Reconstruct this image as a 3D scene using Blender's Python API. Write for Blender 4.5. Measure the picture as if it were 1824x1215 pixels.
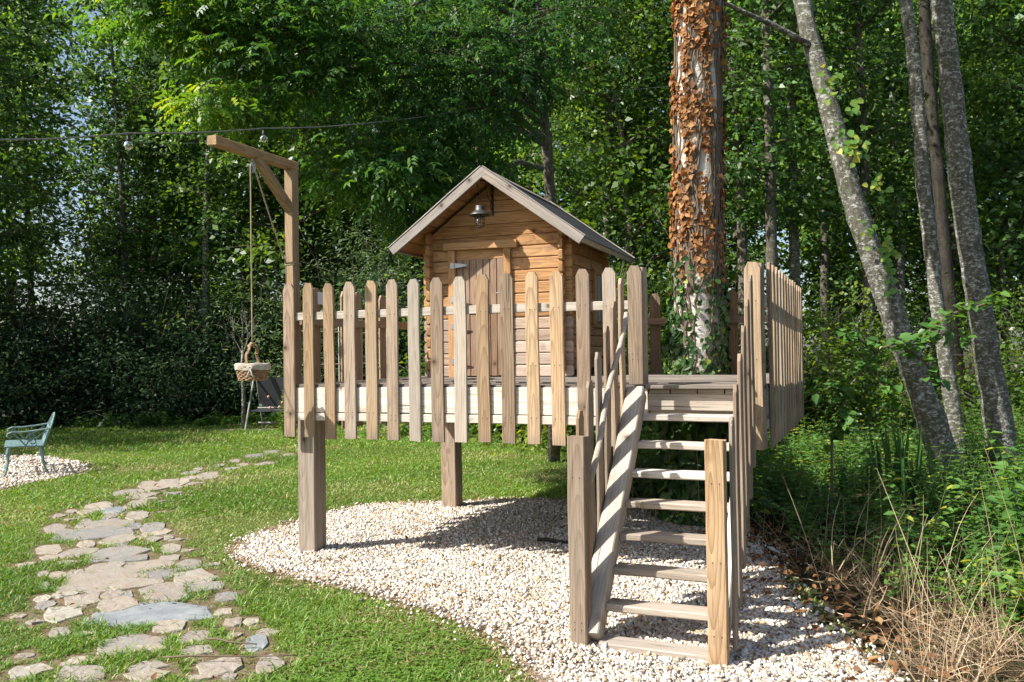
import bpy, math, random
import numpy as np
from mathutils import Matrix, Vector
scene = bpy.context.scene
for _o in list(bpy.data.objects): bpy.data.objects.remove(_o)
COL = scene.collection
random.seed(7)
RNG = np.random.default_rng(11)
PI = math.pi

# ------------------------------------------------------------------ camera
cam_d = bpy.data.cameras.new('camera'); cam = bpy.data.objects.new('camera', cam_d); COL.objects.link(cam)
cam_d.sensor_width = 36; cam_d.lens = 36*1520.2/1824; cam_d.clip_start = .05; cam_d.clip_end = 900
cam.matrix_world = Matrix.Translation((0, 0, 1.7)) @ Matrix.Rotation(PI/2+.0139, 4, 'X') @ Matrix.Rotation(-.0146, 4, 'Z')
scene.camera = cam
# ------------------------------------------------------------------ sky and sun
SUN_AZ = math.radians(23); SUN_EL = math.radians(45)         # heading in which the light travels (from +X towards +Y)
world = bpy.data.worlds.new('World'); scene.world = world; world.use_nodes = True
wn = world.node_tree.nodes; wl = world.node_tree.links
for n in list(wn): wn.remove(n)
w_out = wn.new('ShaderNodeOutputWorld'); w_bg = wn.new('ShaderNodeBackground'); w_sky = wn.new('ShaderNodeTexSky')
w_sky.sky_type = 'NISHITA'; w_sky.sun_disc = False; w_sky.sun_elevation = SUN_EL
w_sky.sun_rotation = math.atan2(-math.cos(SUN_AZ), -math.sin(SUN_AZ)) % (2*PI)
w_sky.air_density = 1.0; w_sky.dust_density = 2.0; w_sky.ozone_density = .8
w_bg.inputs['Strength'].default_value = .10
wl.new(w_sky.outputs[0], w_bg.inputs['Color']); wl.new(w_bg.outputs[0], w_out.inputs['Surface'])
sun_d = bpy.data.lights.new('sun', 'SUN'); sun = bpy.data.objects.new('sun', sun_d); COL.objects.link(sun)
sun_d.energy = 5.0; sun_d.angle = math.radians(.53); sun_d.color = (1, .965, .91)
sun_dir = Vector((math.cos(SUN_AZ)*math.cos(SUN_EL), math.sin(SUN_AZ)*math.cos(SUN_EL), -math.sin(SUN_EL)))
sun.location = (-12, -6, 14); sun.rotation_euler = sun_dir.to_track_quat('-Z', 'Y').to_euler()
scene.view_settings.view_transform = 'Standard'; scene.view_settings.look = 'None'
scene.view_settings.exposure = .92; scene.view_settings.gamma = 1; scene.view_settings.use_curve_mapping = False
scene.render.engine = 'CYCLES'
scene.cycles.max_bounces = 5; scene.cycles.adaptive_threshold = .02; scene.cycles.diffuse_bounces = 3; scene.cycles.transmission_bounces = 5
scene.cycles.glossy_bounces = 2; scene.cycles.transparent_max_bounces = 6; scene.cycles.use_denoising = True
scene.cycles.caustics_reflective = False; scene.cycles.caustics_refractive = False

# ------------------------------------------------------------------ frames of the place
TH = .3871
U = Vector((math.cos(TH), -math.sin(TH), 0)); V = Vector((math.sin(TH), math.cos(TH), 0)); Z = Vector((0, 0, 1))
O = Vector((-1.8967, 7.2496, 0))
def AB(a, b, z=0): return O + U*a + V*b + Z*z
HT = math.radians(20.5)
HU = Vector((math.cos(HT), -math.sin(HT), 0)); HV = Vector((math.sin(HT), math.cos(HT), 0)); HO = Vector((-.897, 8.775, 0))
def HB(a, b, z=0): return HO + HU*a + HV*b + Z*z
def at(px, py, y):
    'a measured direction in the photograph at a chosen real distance'
    return Vector(((px-912)/1520*y, y, 1.7 + (628.6 - .0146*(px-912) - py)/1520*y))

# ------------------------------------------------------------------ object helpers
WM = {}
def link(o, parent=None, M=None):
    COL.objects.link(o); M = M or Matrix()
    if parent is not None:
        o.parent = parent; o.matrix_basis = WM[parent.name].inverted() @ M
    else: o.matrix_basis = M
    WM[o.name] = M.copy(); return o
def obj(name, mesh, parent=None, M=None, mat=None):
    o = bpy.data.objects.new(name, mesh)
    if mat is not None and not mesh.materials: mesh.materials.append(mat)
    return link(o, parent, M)
def thing(name, label, cat, loc=(0, 0, 0), group=None, rotz=0, scale=1):
    o = bpy.data.objects.new(name, None); o.empty_display_size = .1
    link(o, None, Matrix.Translation(loc) @ Matrix.Rotation(rotz, 4, 'Z') @ Matrix.Scale(scale, 4))
    return tag(o, label, cat, group)
def tag(o, label=None, cat=None, group=None, kind=None):
    if label: o['label'] = label
    if cat: o['category'] = cat
    if group: o['group'] = group
    if kind: o['kind'] = kind
    return o
def mesh_np(name, verts, quads=None, tris=None, smooth=False, tint=None):
    me = bpy.data.meshes.new(name); verts = np.asarray(verts, np.float32)
    nq = 0 if quads is None else len(quads); nt = 0 if tris is None else len(tris)
    me.vertices.add(len(verts)); me.vertices.foreach_set('co', verts.ravel())
    lv = []
    if nq: lv.append(np.asarray(quads, np.int32).ravel())
    if nt: lv.append(np.asarray(tris, np.int32).ravel())
    lv = np.concatenate(lv); me.loops.add(len(lv)); me.loops.foreach_set('vertex_index', lv)
    me.polygons.add(nq+nt)
    st = np.concatenate([np.arange(nq)*4, nq*4+np.arange(nt)*3]).astype(np.int32)
    me.polygons.foreach_set('loop_start', st)
    if smooth: me.polygons.foreach_set('use_smooth', np.ones(nq+nt, bool))
    if tint is not None:
        at_ = me.attributes.new('tint', 'FLOAT', 'POINT'); at_.data.foreach_set('value', np.asarray(tint, np.float32))
    me.update(calc_edges=True); me.validate(); return me
class MB:
    'collects shapes for one mesh'
    def __init__(s): s.v = []; s.f = []
    def add(s, V_, F_):
        n = len(s.v); s.v += [tuple(p) for p in V_]; s.f += [tuple(i+n for i in f) for f in F_]; return s
    def box(s, x0, x1, y0, y1, z0, z1):
        return s.add([(x, y, z) for z in (z0, z1) for y in (y0, y1) for x in (x0, x1)],
                     [(0, 2, 3, 1), (4, 5, 7, 6), (0, 1, 5, 4), (2, 6, 7, 3), (0, 4, 6, 2), (1, 3, 7, 5)])
    def tube(s, pts, rad, n=6, cap=True):
        pts = [Vector(p) for p in pts]; m = len(pts)
        if not hasattr(rad, '__len__'): rad = [rad]*m
        vs = []; prev = None
        for i, p in enumerate(pts):
            d = (pts[min(i+1, m-1)] - pts[max(i-1, 0)]).normalized()
            if prev is None: x = d.orthogonal().normalized()
            else:
                x = prev - d*prev.dot(d); x = x.normalized() if x.length > 1e-6 else d.orthogonal().normalized()
            prev = x; y = d.cross(x)
            vs += [p + (x*math.cos(2*PI*k/n) + y*math.sin(2*PI*k/n))*rad[i] for k in range(n)]
        fs = [(i*n+k, i*n+(k+1) % n, (i+1)*n+(k+1) % n, (i+1)*n+k) for i in range(m-1) for k in range(n)]
        if cap: fs += [tuple(range(n))[::-1], tuple((m-1)*n+k for k in range(n))]
        return s.add(vs, fs)
    def lathe(s, prof, n=20, c=(0, 0, 0)):
        vs = [(c[0]+r*math.cos(2*PI*k/n), c[1]+r*math.sin(2*PI*k/n), c[2]+z) for r, z in prof for k in range(n)]
        return s.add(vs, [(i*n+k, i*n+(k+1) % n, (i+1)*n+(k+1) % n, (i+1)*n+k) for i in range(len(prof)-1) for k in range(n)])
    def mesh(s, name, smooth=False):
        me = bpy.data.meshes.new(name); me.from_pydata(s.v, [], s.f)
        if smooth: me.polygons.foreach_set('use_smooth', [True]*len(me.polygons))
        me.update(); return me
    def build(s, name, mat, parent=None, M=None, smooth=False):
        return obj(name, s.mesh(name, smooth), parent, M, mat)
def frame(o, x, y, z):
    x, y, z = Vector(x), Vector(y), Vector(z)
    return Matrix(((x[0], y[0], z[0], o[0]), (x[1], y[1], z[1], o[1]), (x[2], y[2], z[2], o[2]), (0, 0, 0, 1)))
_bc = {}
def board_mesh(L, W, T, top='flat', ch=.004, var=0):
    'length along local z from 0, width along x, thickness along y; lightly chamfered long edges'
    k = (round(L, 3), round(W, 3), round(T, 3), top, ch, var)
    if k in _bc: return _bc[k]
    w, t = W/2, T/2; c = min(ch, t*.6)
    r = random.Random(str(k))
    ring = [(-w+c, -t), (w-c, -t), (w, -t+c), (w, t-c), (w-c, t), (-w+c, t), (-w, t-c), (-w, -t+c)]
    zs = [0, L*.33, L*.67] + ([L-.45*W] if top == 'picket' else []) + [L]
    if top == 'log': zs = [0, .016, L*.5, L-.016, L]
    bend = [(r.uniform(-1, 1)*.0035*L, r.uniform(-1, 1)*.003*L) if 0 < i < len(zs)-1 else (0, 0) for i in range(len(zs))]
    if top == 'picket': bend[-2] = (0, 0)
    m = MB(); vs = []
    for i, z in enumerate(zs):
        f = 1.0; e = .0
        if top == 'picket' and i == len(zs)-1: f = .52
        if top == 'log':
            if i in (0, len(zs)-1): f = .72
            bend[i] = (0, 0)
        for x, y in ring:
            vs.append((x*f + bend[i][0], y + bend[i][1], z + (r.uniform(-.003, .003) if z in (0, L) and top != 'sq' else 0)))
    fs = [(i*8+j, i*8+(j+1) % 8, (i+1)*8+(j+1) % 8, (i+1)*8+j) for i in range(len(zs)-1) for j in range(8)]
    n = (len(zs)-1)*8
    fs += [tuple(range(8))[::-1], tuple(n+j for j in range(8))]
    m.add(vs, fs); me = m.mesh('board'); _bc[k] = me; return me
def board(name, p0, p1, W, T, mat, parent, wide=None, top='flat', ch=.004, var=None):
    'a board from p0 to p1 (centre line); wide = direction of its width'
    p0, p1 = Vector(p0), Vector(p1); zz = (p1-p0).normalized()
    x = Vector(wide) if wide is not None else zz.orthogonal()
    x = (x - zz*x.dot(zz)).normalized(); y = zz.cross(x)
    base = board_mesh((p1-p0).length, W, T, top, ch, random.randrange(4) if var is None else var)
    key = (base.name, mat.name)
    me = _bc.get(key)
    if me is None:
        me = base if not base.materials else base.copy()
        me.materials.clear(); me.materials.append(mat); _bc[key] = me
        if me is base: pass
    return obj(name, me, parent, frame(p0, x, y, zz))

# ------------------------------------------------------------------ materials
def new_mat(name):
    m = bpy.data.materials.new(name); m.use_nodes = True; nt = m.node_tree
    for n in list(nt.nodes): nt.nodes.remove(n)
    return m, nt
class NT:
    def __init__(s, nt): s.nt = nt
    def n(s, t, **kw):
        x = s.nt.nodes.new('ShaderNode'+t)
        for k, v in kw.items(): setattr(x, k, v)
        return x
    def l(s, a, b): s.nt.links.new(a, b)
    def val(s, sock, v):
        if hasattr(v, 'is_linked') or isinstance(v, bpy.types.NodeSocket): s.l(v, sock)
        else: sock.default_value = v
    def math(s, op, a, b=0., c=None, clamp=False):
        x = s.n('Math', operation=op, use_clamp=clamp); s.val(x.inputs[0], a); s.val(x.inputs[1], b)
        if c is not None: s.val(x.inputs[2], c)
        return x.outputs[0]
    def mix(s, f, a, b, mode='MIX'):
        x = s.n('Mix', data_type='RGBA', blend_type=mode); s.val(x.inputs[0], f)
        s.val(x.inputs[6], (*a, 1) if isinstance(a, tuple) and len(a) == 3 else a)
        s.val(x.inputs[7], (*b, 1) if isinstance(b, tuple) and len(b) == 3 else b); return x.outputs[2]
    def noise(s, vec, scale, detail=4, rough=.55, dist=0):
        x = s.n('TexNoise'); s.val(x.inputs['Vector'], vec) if vec is not None else None
        x.inputs['Scale'].default_value = scale; x.inputs['Detail'].default_value = detail
        x.inputs['Roughness'].default_value = rough; x.inputs['Distortion'].default_value = dist; return x.outputs['Fac']
    def ramp(s, f, stops):
        x = s.n('ValToRGB'); s.val(x.inputs[0], f); e = x.color_ramp.elements
        while len(e) < len(stops): e.new(.5)
        for i, (p, c) in enumerate(stops): e[i].position = p; e[i].color = (*c, 1) if len(c) == 3 else c
        return x.outputs[0]
    def step(s, f, lo, hi):
        x = s.n('MapRange', interpolation_type='SMOOTHSTEP'); s.val(x.inputs[0], f)
        x.inputs[1].default_value = lo; x.inputs[2].default_value = hi; return x.outputs[0]
    def scale(s, vec, sc):
        x = s.n('VectorMath', operation='MULTIPLY'); s.l(vec, x.inputs[0]); x.inputs[1].default_value = sc; return x.outputs[0]
    def addv(s, a, b):
        x = s.n('VectorMath', operation='ADD'); s.l(a, x.inputs[0]); s.l(b, x.inputs[1]); return x.outputs[0]
    def bump(s, h, strength, dist):
        x = s.n('Bump'); x.inputs['Strength'].default_value = strength; x.inputs['Distance'].default_value = dist
        s.l(h, x.inputs['Height']); return x.outputs[0]
    def out(s, sh):
        o = s.n('OutputMaterial'); s.l(sh, o.inputs['Surface'])
    def pbsdf(s, col, rough=.6, spec=.3, normal=None, metal=0.):
        p = s.n('BsdfPrincipled'); s.val(p.inputs['Base Color'], (*col, 1) if isinstance(col, tuple) and len(col) == 3 else col)
        s.val(p.inputs['Roughness'], rough); s.val(p.inputs['Specular IOR Level'], spec); p.inputs['Metallic'].default_value = metal
        if normal is not None: s.l(normal, p.inputs['Normal'])
        return p.outputs[0]
def wood(name, light, mid, dark, grey=(.33, .29, .25), greyness=.35, ring=1.0, rough=.75, knots=True, moss=0, nails=None):
    m, nt = new_mat(name); k = NT(nt)
    tc = k.n('TexCoord').outputs['Object']; rnd = k.n('ObjectInfo').outputs['Random']
    off = k.n('CombineXYZ'); k.l(k.math('MULTIPLY', rnd, 17.), off.inputs[0]); k.l(k.math('MULTIPLY', rnd, 29.), off.inputs[1]); k.l(k.math('MULTIPLY', rnd, 43.), off.inputs[2])
    v = k.addv(tc, off.outputs[0])
    warp = k.noise(k.scale(v, (7, 7, 1.3)), 1, 2)
    sz = k.n('SeparateXYZ'); k.l(tc, sz.inputs[0])
    r2 = k.math('FRACT', k.math('MULTIPLY', rnd, 11.7)); r3 = k.math('SUBTRACT', k.math('FRACT', k.math('MULTIPLY', rnd, 23.1)), .5)
    cv = k.n('CombineXYZ')                                # rings about a pith that runs slightly askew: flame figure on the faces
    k.l(k.math('ADD', sz.outputs[0], k.math('ADD', k.math('MULTIPLY', r3, .07), k.math('MULTIPLY', warp, .035))), cv.inputs[0])
    k.l(k.math('ADD', sz.outputs[1], k.math('ADD', k.math('MULTIPLY', k.math('SUBTRACT', sz.outputs[2], k.math('MULTIPLY', r2, 1.2)), .085), k.math('MULTIPLY', warp, .03))), cv.inputs[1])
    w = k.n('TexWave', wave_type='RINGS', rings_direction='Z', wave_profile='SAW'); k.l(cv.outputs[0], w.inputs['Vector'])
    w.inputs['Scale'].default_value = 17; w.inputs['Distortion'].default_value = .6; w.inputs['Detail'].default_value = 2; w.inputs['Detail Scale'].default_value = 3
    fib = k.noise(k.scale(v, (150, 150, 3.5)), 1, 3, .6)
    fib2 = k.noise(k.scale(v, (45, 45, 1.2)), 1, 3, .6)
    blot = k.noise(k.scale(v, (5, 5, 1.6)), 1, 4, .6)
    base = k.mix(k.math('MULTIPLY', k.math('POWER', w.outputs['Fac'], 2.6), .95*ring, clamp=True), light, k.mix(.35, mid, dark))
    base = k.mix(k.step(fib2, .42, .68), base, k.mix(.45, base, dark))
    # each board has its own age
    hue = k.math('ADD', k.math('MULTIPLY', k.math('FRACT', k.math('MULTIPLY', rnd, 7.31)), .9), k.math('MULTIPLY', k.step(blot, .3, .7), .5))
    base = k.mix(k.math('MULTIPLY', hue, greyness, clamp=True), base, grey)
    val = k.math('ADD', .74, k.math('MULTIPLY', k.math('FRACT', k.math('MULTIPLY', rnd, 3.7)), .42))
    base = k.mix(1., base, k.mix(0., (1, 1, 1), (1, 1, 1)), 'MULTIPLY') if False else base
    hsv = k.n('HueSaturation'); k.l(base, hsv.inputs['Color']); k.l(val, hsv.inputs['Value']); base = hsv.outputs[0]
    base = k.mix(k.math('MULTIPLY', k.step(fib, .48, .74), .6), base, dark)
    if knots:
        vo = k.n('TexVoronoi', feature='F1'); k.l(k.scale(v, (3.6, .6, 3.6)), vo.inputs['Vector']); vo.inputs['Scale'].default_value = 1
        d = k.math('ADD', vo.outputs['Distance'], k.math('MULTIPLY', k.math('SUBTRACT', fib2, .5), .06))
        base = k.mix(k.math('MULTIPLY', k.step(d, .20, .07), .45), base, dark)
        base = k.mix(k.math('MULTIPLY', k.step(d, .075, .04), .85), base, tuple(c*.45 for c in dark))
    crack = k.noise(k.scale(v, (60, 60, .9)), 1, 2, .5)
    cm = k.step(crack, .70, .725)
    base = k.mix(k.math('MULTIPLY', cm, .7), base, (.04, .03, .022))
    stain = k.step(k.noise(k.scale(v, (9, 9, 2.4)), 1, 5, .65), .56, .74)
    base = k.mix(k.math('MULTIPLY', stain, .5), base, k.mix(.5, dark, (.12, .11, .10)))
    if moss:
        g = k.step(k.noise(k.n('TexCoord').outputs['Object'], 6, 5, .65), .55, .7)
        base = k.mix(k.math('MULTIPLY', g, moss), base, (.10, .12, .04))
    if nails:                                             # rusty screw heads and a dirty lower end
        sx = k.n('SeparateXYZ'); k.l(tc, sx.inputs[0]); xx = k.math('SUBTRACT', k.math('ABSOLUTE', k.math('ADD', sx.outputs[0], k.math('MULTIPLY', k.math('SUBTRACT', rnd, .5), .012))), .021)
        for zz in nails:
            dz = k.math('SUBTRACT', sx.outputs[2], k.math('ADD', zz, k.math('MULTIPLY', k.math('SUBTRACT', k.math('FRACT', k.math('MULTIPLY', rnd, 5.3+zz)), .5), .03)))
            dd = k.math('SQRT', k.math('ADD', k.math('MULTIPLY', xx, xx), k.math('MULTIPLY', dz, dz)))
            base = k.mix(k.math('MULTIPLY', k.step(dd, .0055, .0035), .9), base, (.035, .028, .022))
            run = k.math('MULTIPLY', k.step(k.math('ABSOLUTE', xx), .006, .001), k.math('MULTIPLY', k.step(dz, -.09, -.005), k.step(dz, .004, .0)))
            base = k.mix(k.math('MULTIPLY', run, .35), base, (.09, .065, .045))
        low = k.math('MULTIPLY', k.step(k.math('ADD', sx.outputs[2], k.math('MULTIPLY', fib2, .16)), .20, .06), .4)
        base = k.mix(low, base, (.15, .13, .105))
    h = k.math('SUBTRACT', k.math('ADD', k.math('MULTIPLY', fib, .5), k.math('MULTIPLY', fib2, .5)), k.math('MULTIPLY', cm, 1.2))
    k.out(k.pbsdf(base, rough, .25, k.bump(h, .8, .004))); return m
def leafmat(name, stops, transl=.45, rough=.42, spec=.45, tcol=None, jitter=.25):
    m, nt = new_mat(name); k = NT(nt)
    a = k.n('Attribute', attribute_name='tint').outputs['Fac']
    rnd = k.n('ObjectInfo').outputs['Random']
    f = k.math('ADD', a, k.math('MULTIPLY', k.math('SUBTRACT', rnd, .5), jitter), clamp=True)
    c = k.ramp(f, stops)
    p = k.pbsdf(c, rough, spec)
    t = k.n('BsdfTranslucent'); hsv = k.n('HueSaturation'); k.l(c, hsv.inputs['Color'])
    hsv.inputs['Hue'].default_value = .475; hsv.inputs['Saturation'].default_value = 1.15; hsv.inputs['Value'].default_value = 1.55
    k.l(hsv.outputs[0], t.inputs['Color'])
    mx = k.n('MixShader'); mx.inputs[0].default_value = transl; k.l(p, mx.inputs[1]); k.l(t.outputs[0], mx.inputs[2])
    k.out(mx.outputs[0]); return m
def bark(name, c1, c2, spots=None, scale=1., moss=0.):
    m, nt = new_mat(name); k = NT(nt)
    tc = k.n('TexCoord').outputs['Object']
    v = k.scale(tc, (6*scale, 6*scale, 2.2*scale))
    n1 = k.noise(v, 2.2, 8, .68, .6); n2 = k.noise(tc, 2.3*scale, 4, .6)
    n3 = k.noise(k.scale(tc, (10*scale, 10*scale, 42*scale)), 1, 4, .6)
    c = k.mix(k.step(n1, .35, .65), c1, c2)
    c = k.mix(k.math('MULTIPLY', k.step(n3, .55, .75), .45), c, tuple(x*.45 for x in c1))
    if spots:
        s1 = k.step(k.noise(k.scale(tc, (1, 1, 1.7)), 9*scale, 6, .75, .3), .52, .58)
        c = k.mix(k.math('MULTIPLY', s1, .8), c, spots)
    c = k.mix(k.math('MULTIPLY', k.step(n2, .45, .75), .45), c, tuple(x*.5 for x in c1))
    if moss: c = k.mix(k.math('MULTIPLY', k.step(k.noise(tc, 4*scale, 5, .65), .5, .66), moss), c, (.06, .08, .02))
    h = k.math('ADD', n1, k.math('MULTIPLY', n3, .6))
    k.out(k.pbsdf(c, .85, .2, k.bump(h, .8, .03/scale))); return m
def plain(name, col, rough=.5, metal=0., spec=.4, var=.15, scale=12, bump=.1):
    m, nt = new_mat(name); k = NT(nt); tc = k.n('TexCoord').outputs['Object']
    n = k.noise(tc, scale, 5, .6)
    c = k.mix(k.math('MULTIPLY', k.step(n, .35, .7), var*2), col, tuple(x*.45 for x in col))
    k.out(k.pbsdf(c, rough, spec, k.bump(n, bump, .004), metal)); return m
W_PICKET = wood('weathered_picket_wood', (.375, .26, .165), (.235, .148, .083), (.08, .046, .025), (.315, .265, .215), .65, nails=(1.02, .21, .17))
W_HONEY = wood('honey_pine_wood', (.50, .33, .175), (.345, .195, .085), (.15, .08, .035), (.42, .35, .26), .45, 1.2, nails=(1.02, .21, .6))
W_PALE = wood('bleached_beam_wood', (.63, .555, .465), (.52, .44, .35), (.22, .17, .12), (.57, .53, .475), .55, .6)
W_GREY = wood('grey_weathered_wood', (.44, .36, .275), (.33, .26, .19), (.13, .095, .065), (.38, .335, .285), .6, .7)
W_DECK = wood('old_deck_wood', (.22, .18, .14), (.16, .125, .09), (.06, .045, .03), (.20, .18, .155), .7, .7)
W_NEW = wood('fresh_larch_wood', (.45, .30, .165), (.33, .20, .095), (.145, .08, .038), (.37, .305, .23), .45, 1.0, nails=(1.02, .2))
W_CABIN = wood('orange_cabin_wood', (.49, .255, .095), (.36, .17, .058), (.13, .055, .02), (.42, .28, .165), .3, 1.0)
W_CABIN_PALE = wood('bleached_cabin_wood', (.50, .37, .26), (.39, .26, .17), (.16, .09, .05), (.47, .39, .33), .55, .8)
W_DOOR = wood('brown_door_wood', (.33, .19, .105), (.24, .125, .06), (.09, .045, .022), (.30, .235, .18), .5, .9)
W_BARGE = wood('silvered_barge_wood', (.36, .295, .235), (.27, .21, .16), (.10, .075, .055), (.34, .315, .29), .7, .8)
STEEL = plain('galvanised_steel', (.42, .43, .44), .45, .8, .5)
DARKIRON = plain('dark_iron', (.035, .033, .032), .55, .5)

# ================================================================== ground
def inpoly(x, y, poly):
    r = np.zeros(len(x), bool); n = len(poly)
    for i in range(n):
        x0, y0 = poly[i]; x1, y1 = poly[(i+1) % n]
        c = (y0 > y) != (y1 > y)
        r ^= c & (x < (x1-x0)*(y-y0)/((y1-y0) or 1e-9)+x0)
    return r
def distpoly(x, y, poly):
    d = np.full(len(x), 1e9); n = len(poly)
    for i in range(n):
        ax, ay = poly[i]; bx, by = poly[(i+1) % n]; ex, ey = bx-ax, by-ay
        t = np.clip(((x-ax)*ex+(y-ay)*ey)/(ex*ex+ey*ey), 0, 1)
        d = np.minimum(d, np.hypot(x-ax-t*ex, y-ay-t*ey))
    return d
def smooth_poly(P, it=2):
    for _ in range(it):
        Q = []
        for i in range(len(P)):
            a, b = np.array(P[i]), np.array(P[(i+1) % len(P)]); Q += [tuple(a*.75+b*.25), tuple(a*.25+b*.75)]
        P = Q
    return P
GRAVEL = smooth_poly([(-2.46, 7.4), (-2.2, 6.95), (-1.5, 6.42), (-.7, 5.8), (-.22, 5.3), (.08, 4.66), (.2, 3.6), (1.9, 3.4), (1.98, 4.6), (1.83, 5.3), (1.95, 6.3), (2.2, 7.5), (1.7, 8.8),
                      (.6, 9.75), (-.7, 9.8), (-1.75, 9.6), (-2.25, 8.7), (-2.5, 8.0)])
BENCHGRAVEL = smooth_poly([(-6.4, 13.0), (-6.65, 11.9), (-6.8, 10.6), (-8.5, 9.5), (-11.5, 9.6), (-12.5, 12.5), (-10.5, 15.4), (-8.9, 15.3), (-7.2, 14.2)])
def sheet(name, poly, z, mat, kind='structure'):
    me = bpy.data.meshes.new(name); me.from_pydata([(x, y, z) for x, y in poly], [], [tuple(range(len(poly)))]); me.update()
    return tag(obj(name, me, None, None, mat), kind=kind)
m, nt = new_mat('lawn_turf'); k = NT(nt); tc = k.n('TexCoord').outputs['Object']
n1 = k.noise(tc, .55, 5, .6); n2 = k.noise(tc, 9, 6, .7); n3 = k.noise(tc, 70, 4, .7)
c = k.mix(k.step(n2, .35, .7), (.075, .105, .024), (.12, .15, .036))
c = k.mix(k.math('MULTIPLY', k.step(n3, .45, .7), .6), c, (.05, .06, .018))
c = k.mix(k.math('MULTIPLY', k.step(n1, .45, .68), .7), c, (.17, .13, .065)); c = k.mix(k.math('MULTIPLY', k.step(k.noise(tc, 2.6, 5, .7), .55, .7), .6), c, (.13, .09, .05))
k.out(k.pbsdf(c, .95, .1, k.bump(n3, .8, .02))); M_LAWN = m
m, nt = new_mat('woodland_soil'); k = NT(nt); tc = k.n('TexCoord').outputs['Object']
n2 = k.noise(tc, 5, 6, .7); n3 = k.noise(tc, 40, 4, .7)
c = k.mix(k.step(n2, .35, .7), (.05, .036, .02), (.035, .05, .014)); c = k.mix(k.math('MULTIPLY', k.step(n3, .5, .7), .6), c, (.10, .065, .035))
k.out(k.pbsdf(c, .95, .1, k.bump(n3, .9, .03))); M_SOIL = m
m, nt = new_mat('gravel_ground'); k = NT(nt); tc = k.n('TexCoord').outputs['Object']
vo = k.n('TexVoronoi', feature='F1'); k.l(tc, vo.inputs['Vector']); vo.inputs['Scale'].default_value = 55
n2 = k.noise(tc, 4, 5, .65); sp = k.n('SeparateColor'); k.l(vo.outputs['Color'], sp.inputs[0])
c = k.ramp(sp.outputs[0], [(0, (.45, .40, .33)), (.35, (.52, .48, .42)), (.7, (.38, .27, .15)), (1, (.26, .235, .21))])
c = k.mix(k.step(vo.outputs['Distance'], .35, .75), c, (.17, .13, .09)); c = k.mix(k.math('MULTIPLY', k.step(n2, .52, .75), .35), c, (.22, .15, .09))
k.out(k.pbsdf(c, .85, .2, k.bump(k.math('SUBTRACT', 1., vo.outputs['Distance']), .8, .012))); M_GRAVELBED = m
m, nt = new_mat('path_soil'); k = NT(nt); tc = k.n('TexCoord').outputs['Object']
n2 = k.noise(tc, 14, 6, .7); n3 = k.noise(tc, 90, 3, .7)
c = k.mix(k.step(n2, .35, .65), (.20, .15, .095), (.11, .08, .045)); c = k.mix(k.step(n3, .55, .75), c, (.30, .24, .17))
k.out(k.pbsdf(c, .95, .1, k.bump(n3, .9, .012))); M_PATHSOIL = m
m, nt = new_mat('path_stone'); k = NT(nt); tc = k.n('TexCoord').outputs['Object']; rnd = k.n('ObjectInfo').outputs['Random']
off = k.n('CombineXYZ'); k.l(k.math('MULTIPLY', rnd, 31.), off.inputs[0]); k.l(k.math('MULTIPLY', rnd, 17.), off.inputs[1]); vv = k.addv(tc, off.outputs[0])
n1 = k.noise(vv, 7, 6, .65, .4); n2 = k.noise(vv, 38, 5, .7); n3 = k.noise(vv, 3, 3, .6)
c = k.ramp(rnd, [(0, (.29, .255, .205)), (.18, (.235, .205, .18)), (.36, (.33, .29, .225)), (.52, (.21, .20, .185)), (.7, (.30, .255, .20)), (.85, (.18, .18, .18)), (1, (.36, .33, .265))])
c = k.mix(k.math('MULTIPLY', k.step(n1, .42, .68), .55), c, (.27, .20, .14)); c = k.mix(k.math('MULTIPLY', k.step(n2, .5, .72), .35), c, (.44, .41, .36))
c = k.mix(k.math('MULTIPLY', k.step(n3, .55, .75), .45), c, (.22, .20, .19)); c = k.mix(k.math('MULTIPLY', k.step(k.noise(vv, 16, 5, .7), .58, .68), .6), c, (.11, .09, .055))
k.out(k.pbsdf(c, .85, .25, k.bump(k.math('ADD', n1, k.math('MULTIPLY', n2, .6)), .9, .012))); M_STONE = m
m, nt = new_mat('slate_stone'); k = NT(nt); tc = k.n('TexCoord').outputs['Object']
n1 = k.noise(tc, 6, 6, .65, .5); n2 = k.noise(tc, 45, 5, .7)
c = k.mix(k.step(n1, .35, .7), (.17, .185, .195), (.26, .27, .27)); c = k.mix(k.math('MULTIPLY', k.step(n2, .55, .75), .4), c, (.36, .34, .3))
k.out(k.pbsdf(c, .7, .35, k.bump(k.math('ADD', n1, k.math('MULTIPLY', n2, .5)), .6, .008))); M_SLATE = m
m, nt = new_mat('pebbles'); k = NT(nt)
a = k.n('Attribute', attribute_name='tint').outputs['Fac']
c = k.ramp(a, [(0, (.58, .54, .48)), (.42, (.70, .67, .61)), (.64, (.55, .45, .33)), (.78, (.42, .27, .125)), (.87, (.34, .31, .275)), (.94, (.16, .14, .12)), (1, (.6, .5, .36))])
n2 = k.noise(k.n('TexCoord').outputs['Object'], 120, 3, .6); c = k.mix(k.math('MULTIPLY', k.step(n2, .5, .7), .3), c, (.5, .4, .28))
n4 = k.noise(k.n('TexCoord').outputs['Object'], 1.6, 5, .65); c = k.mix(k.math('MULTIPLY', k.step(n4, .52, .7), .45), c, (.30, .22, .14))
k.out(k.pbsdf(c, .7, .3)); M_PEBBLE = m

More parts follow.
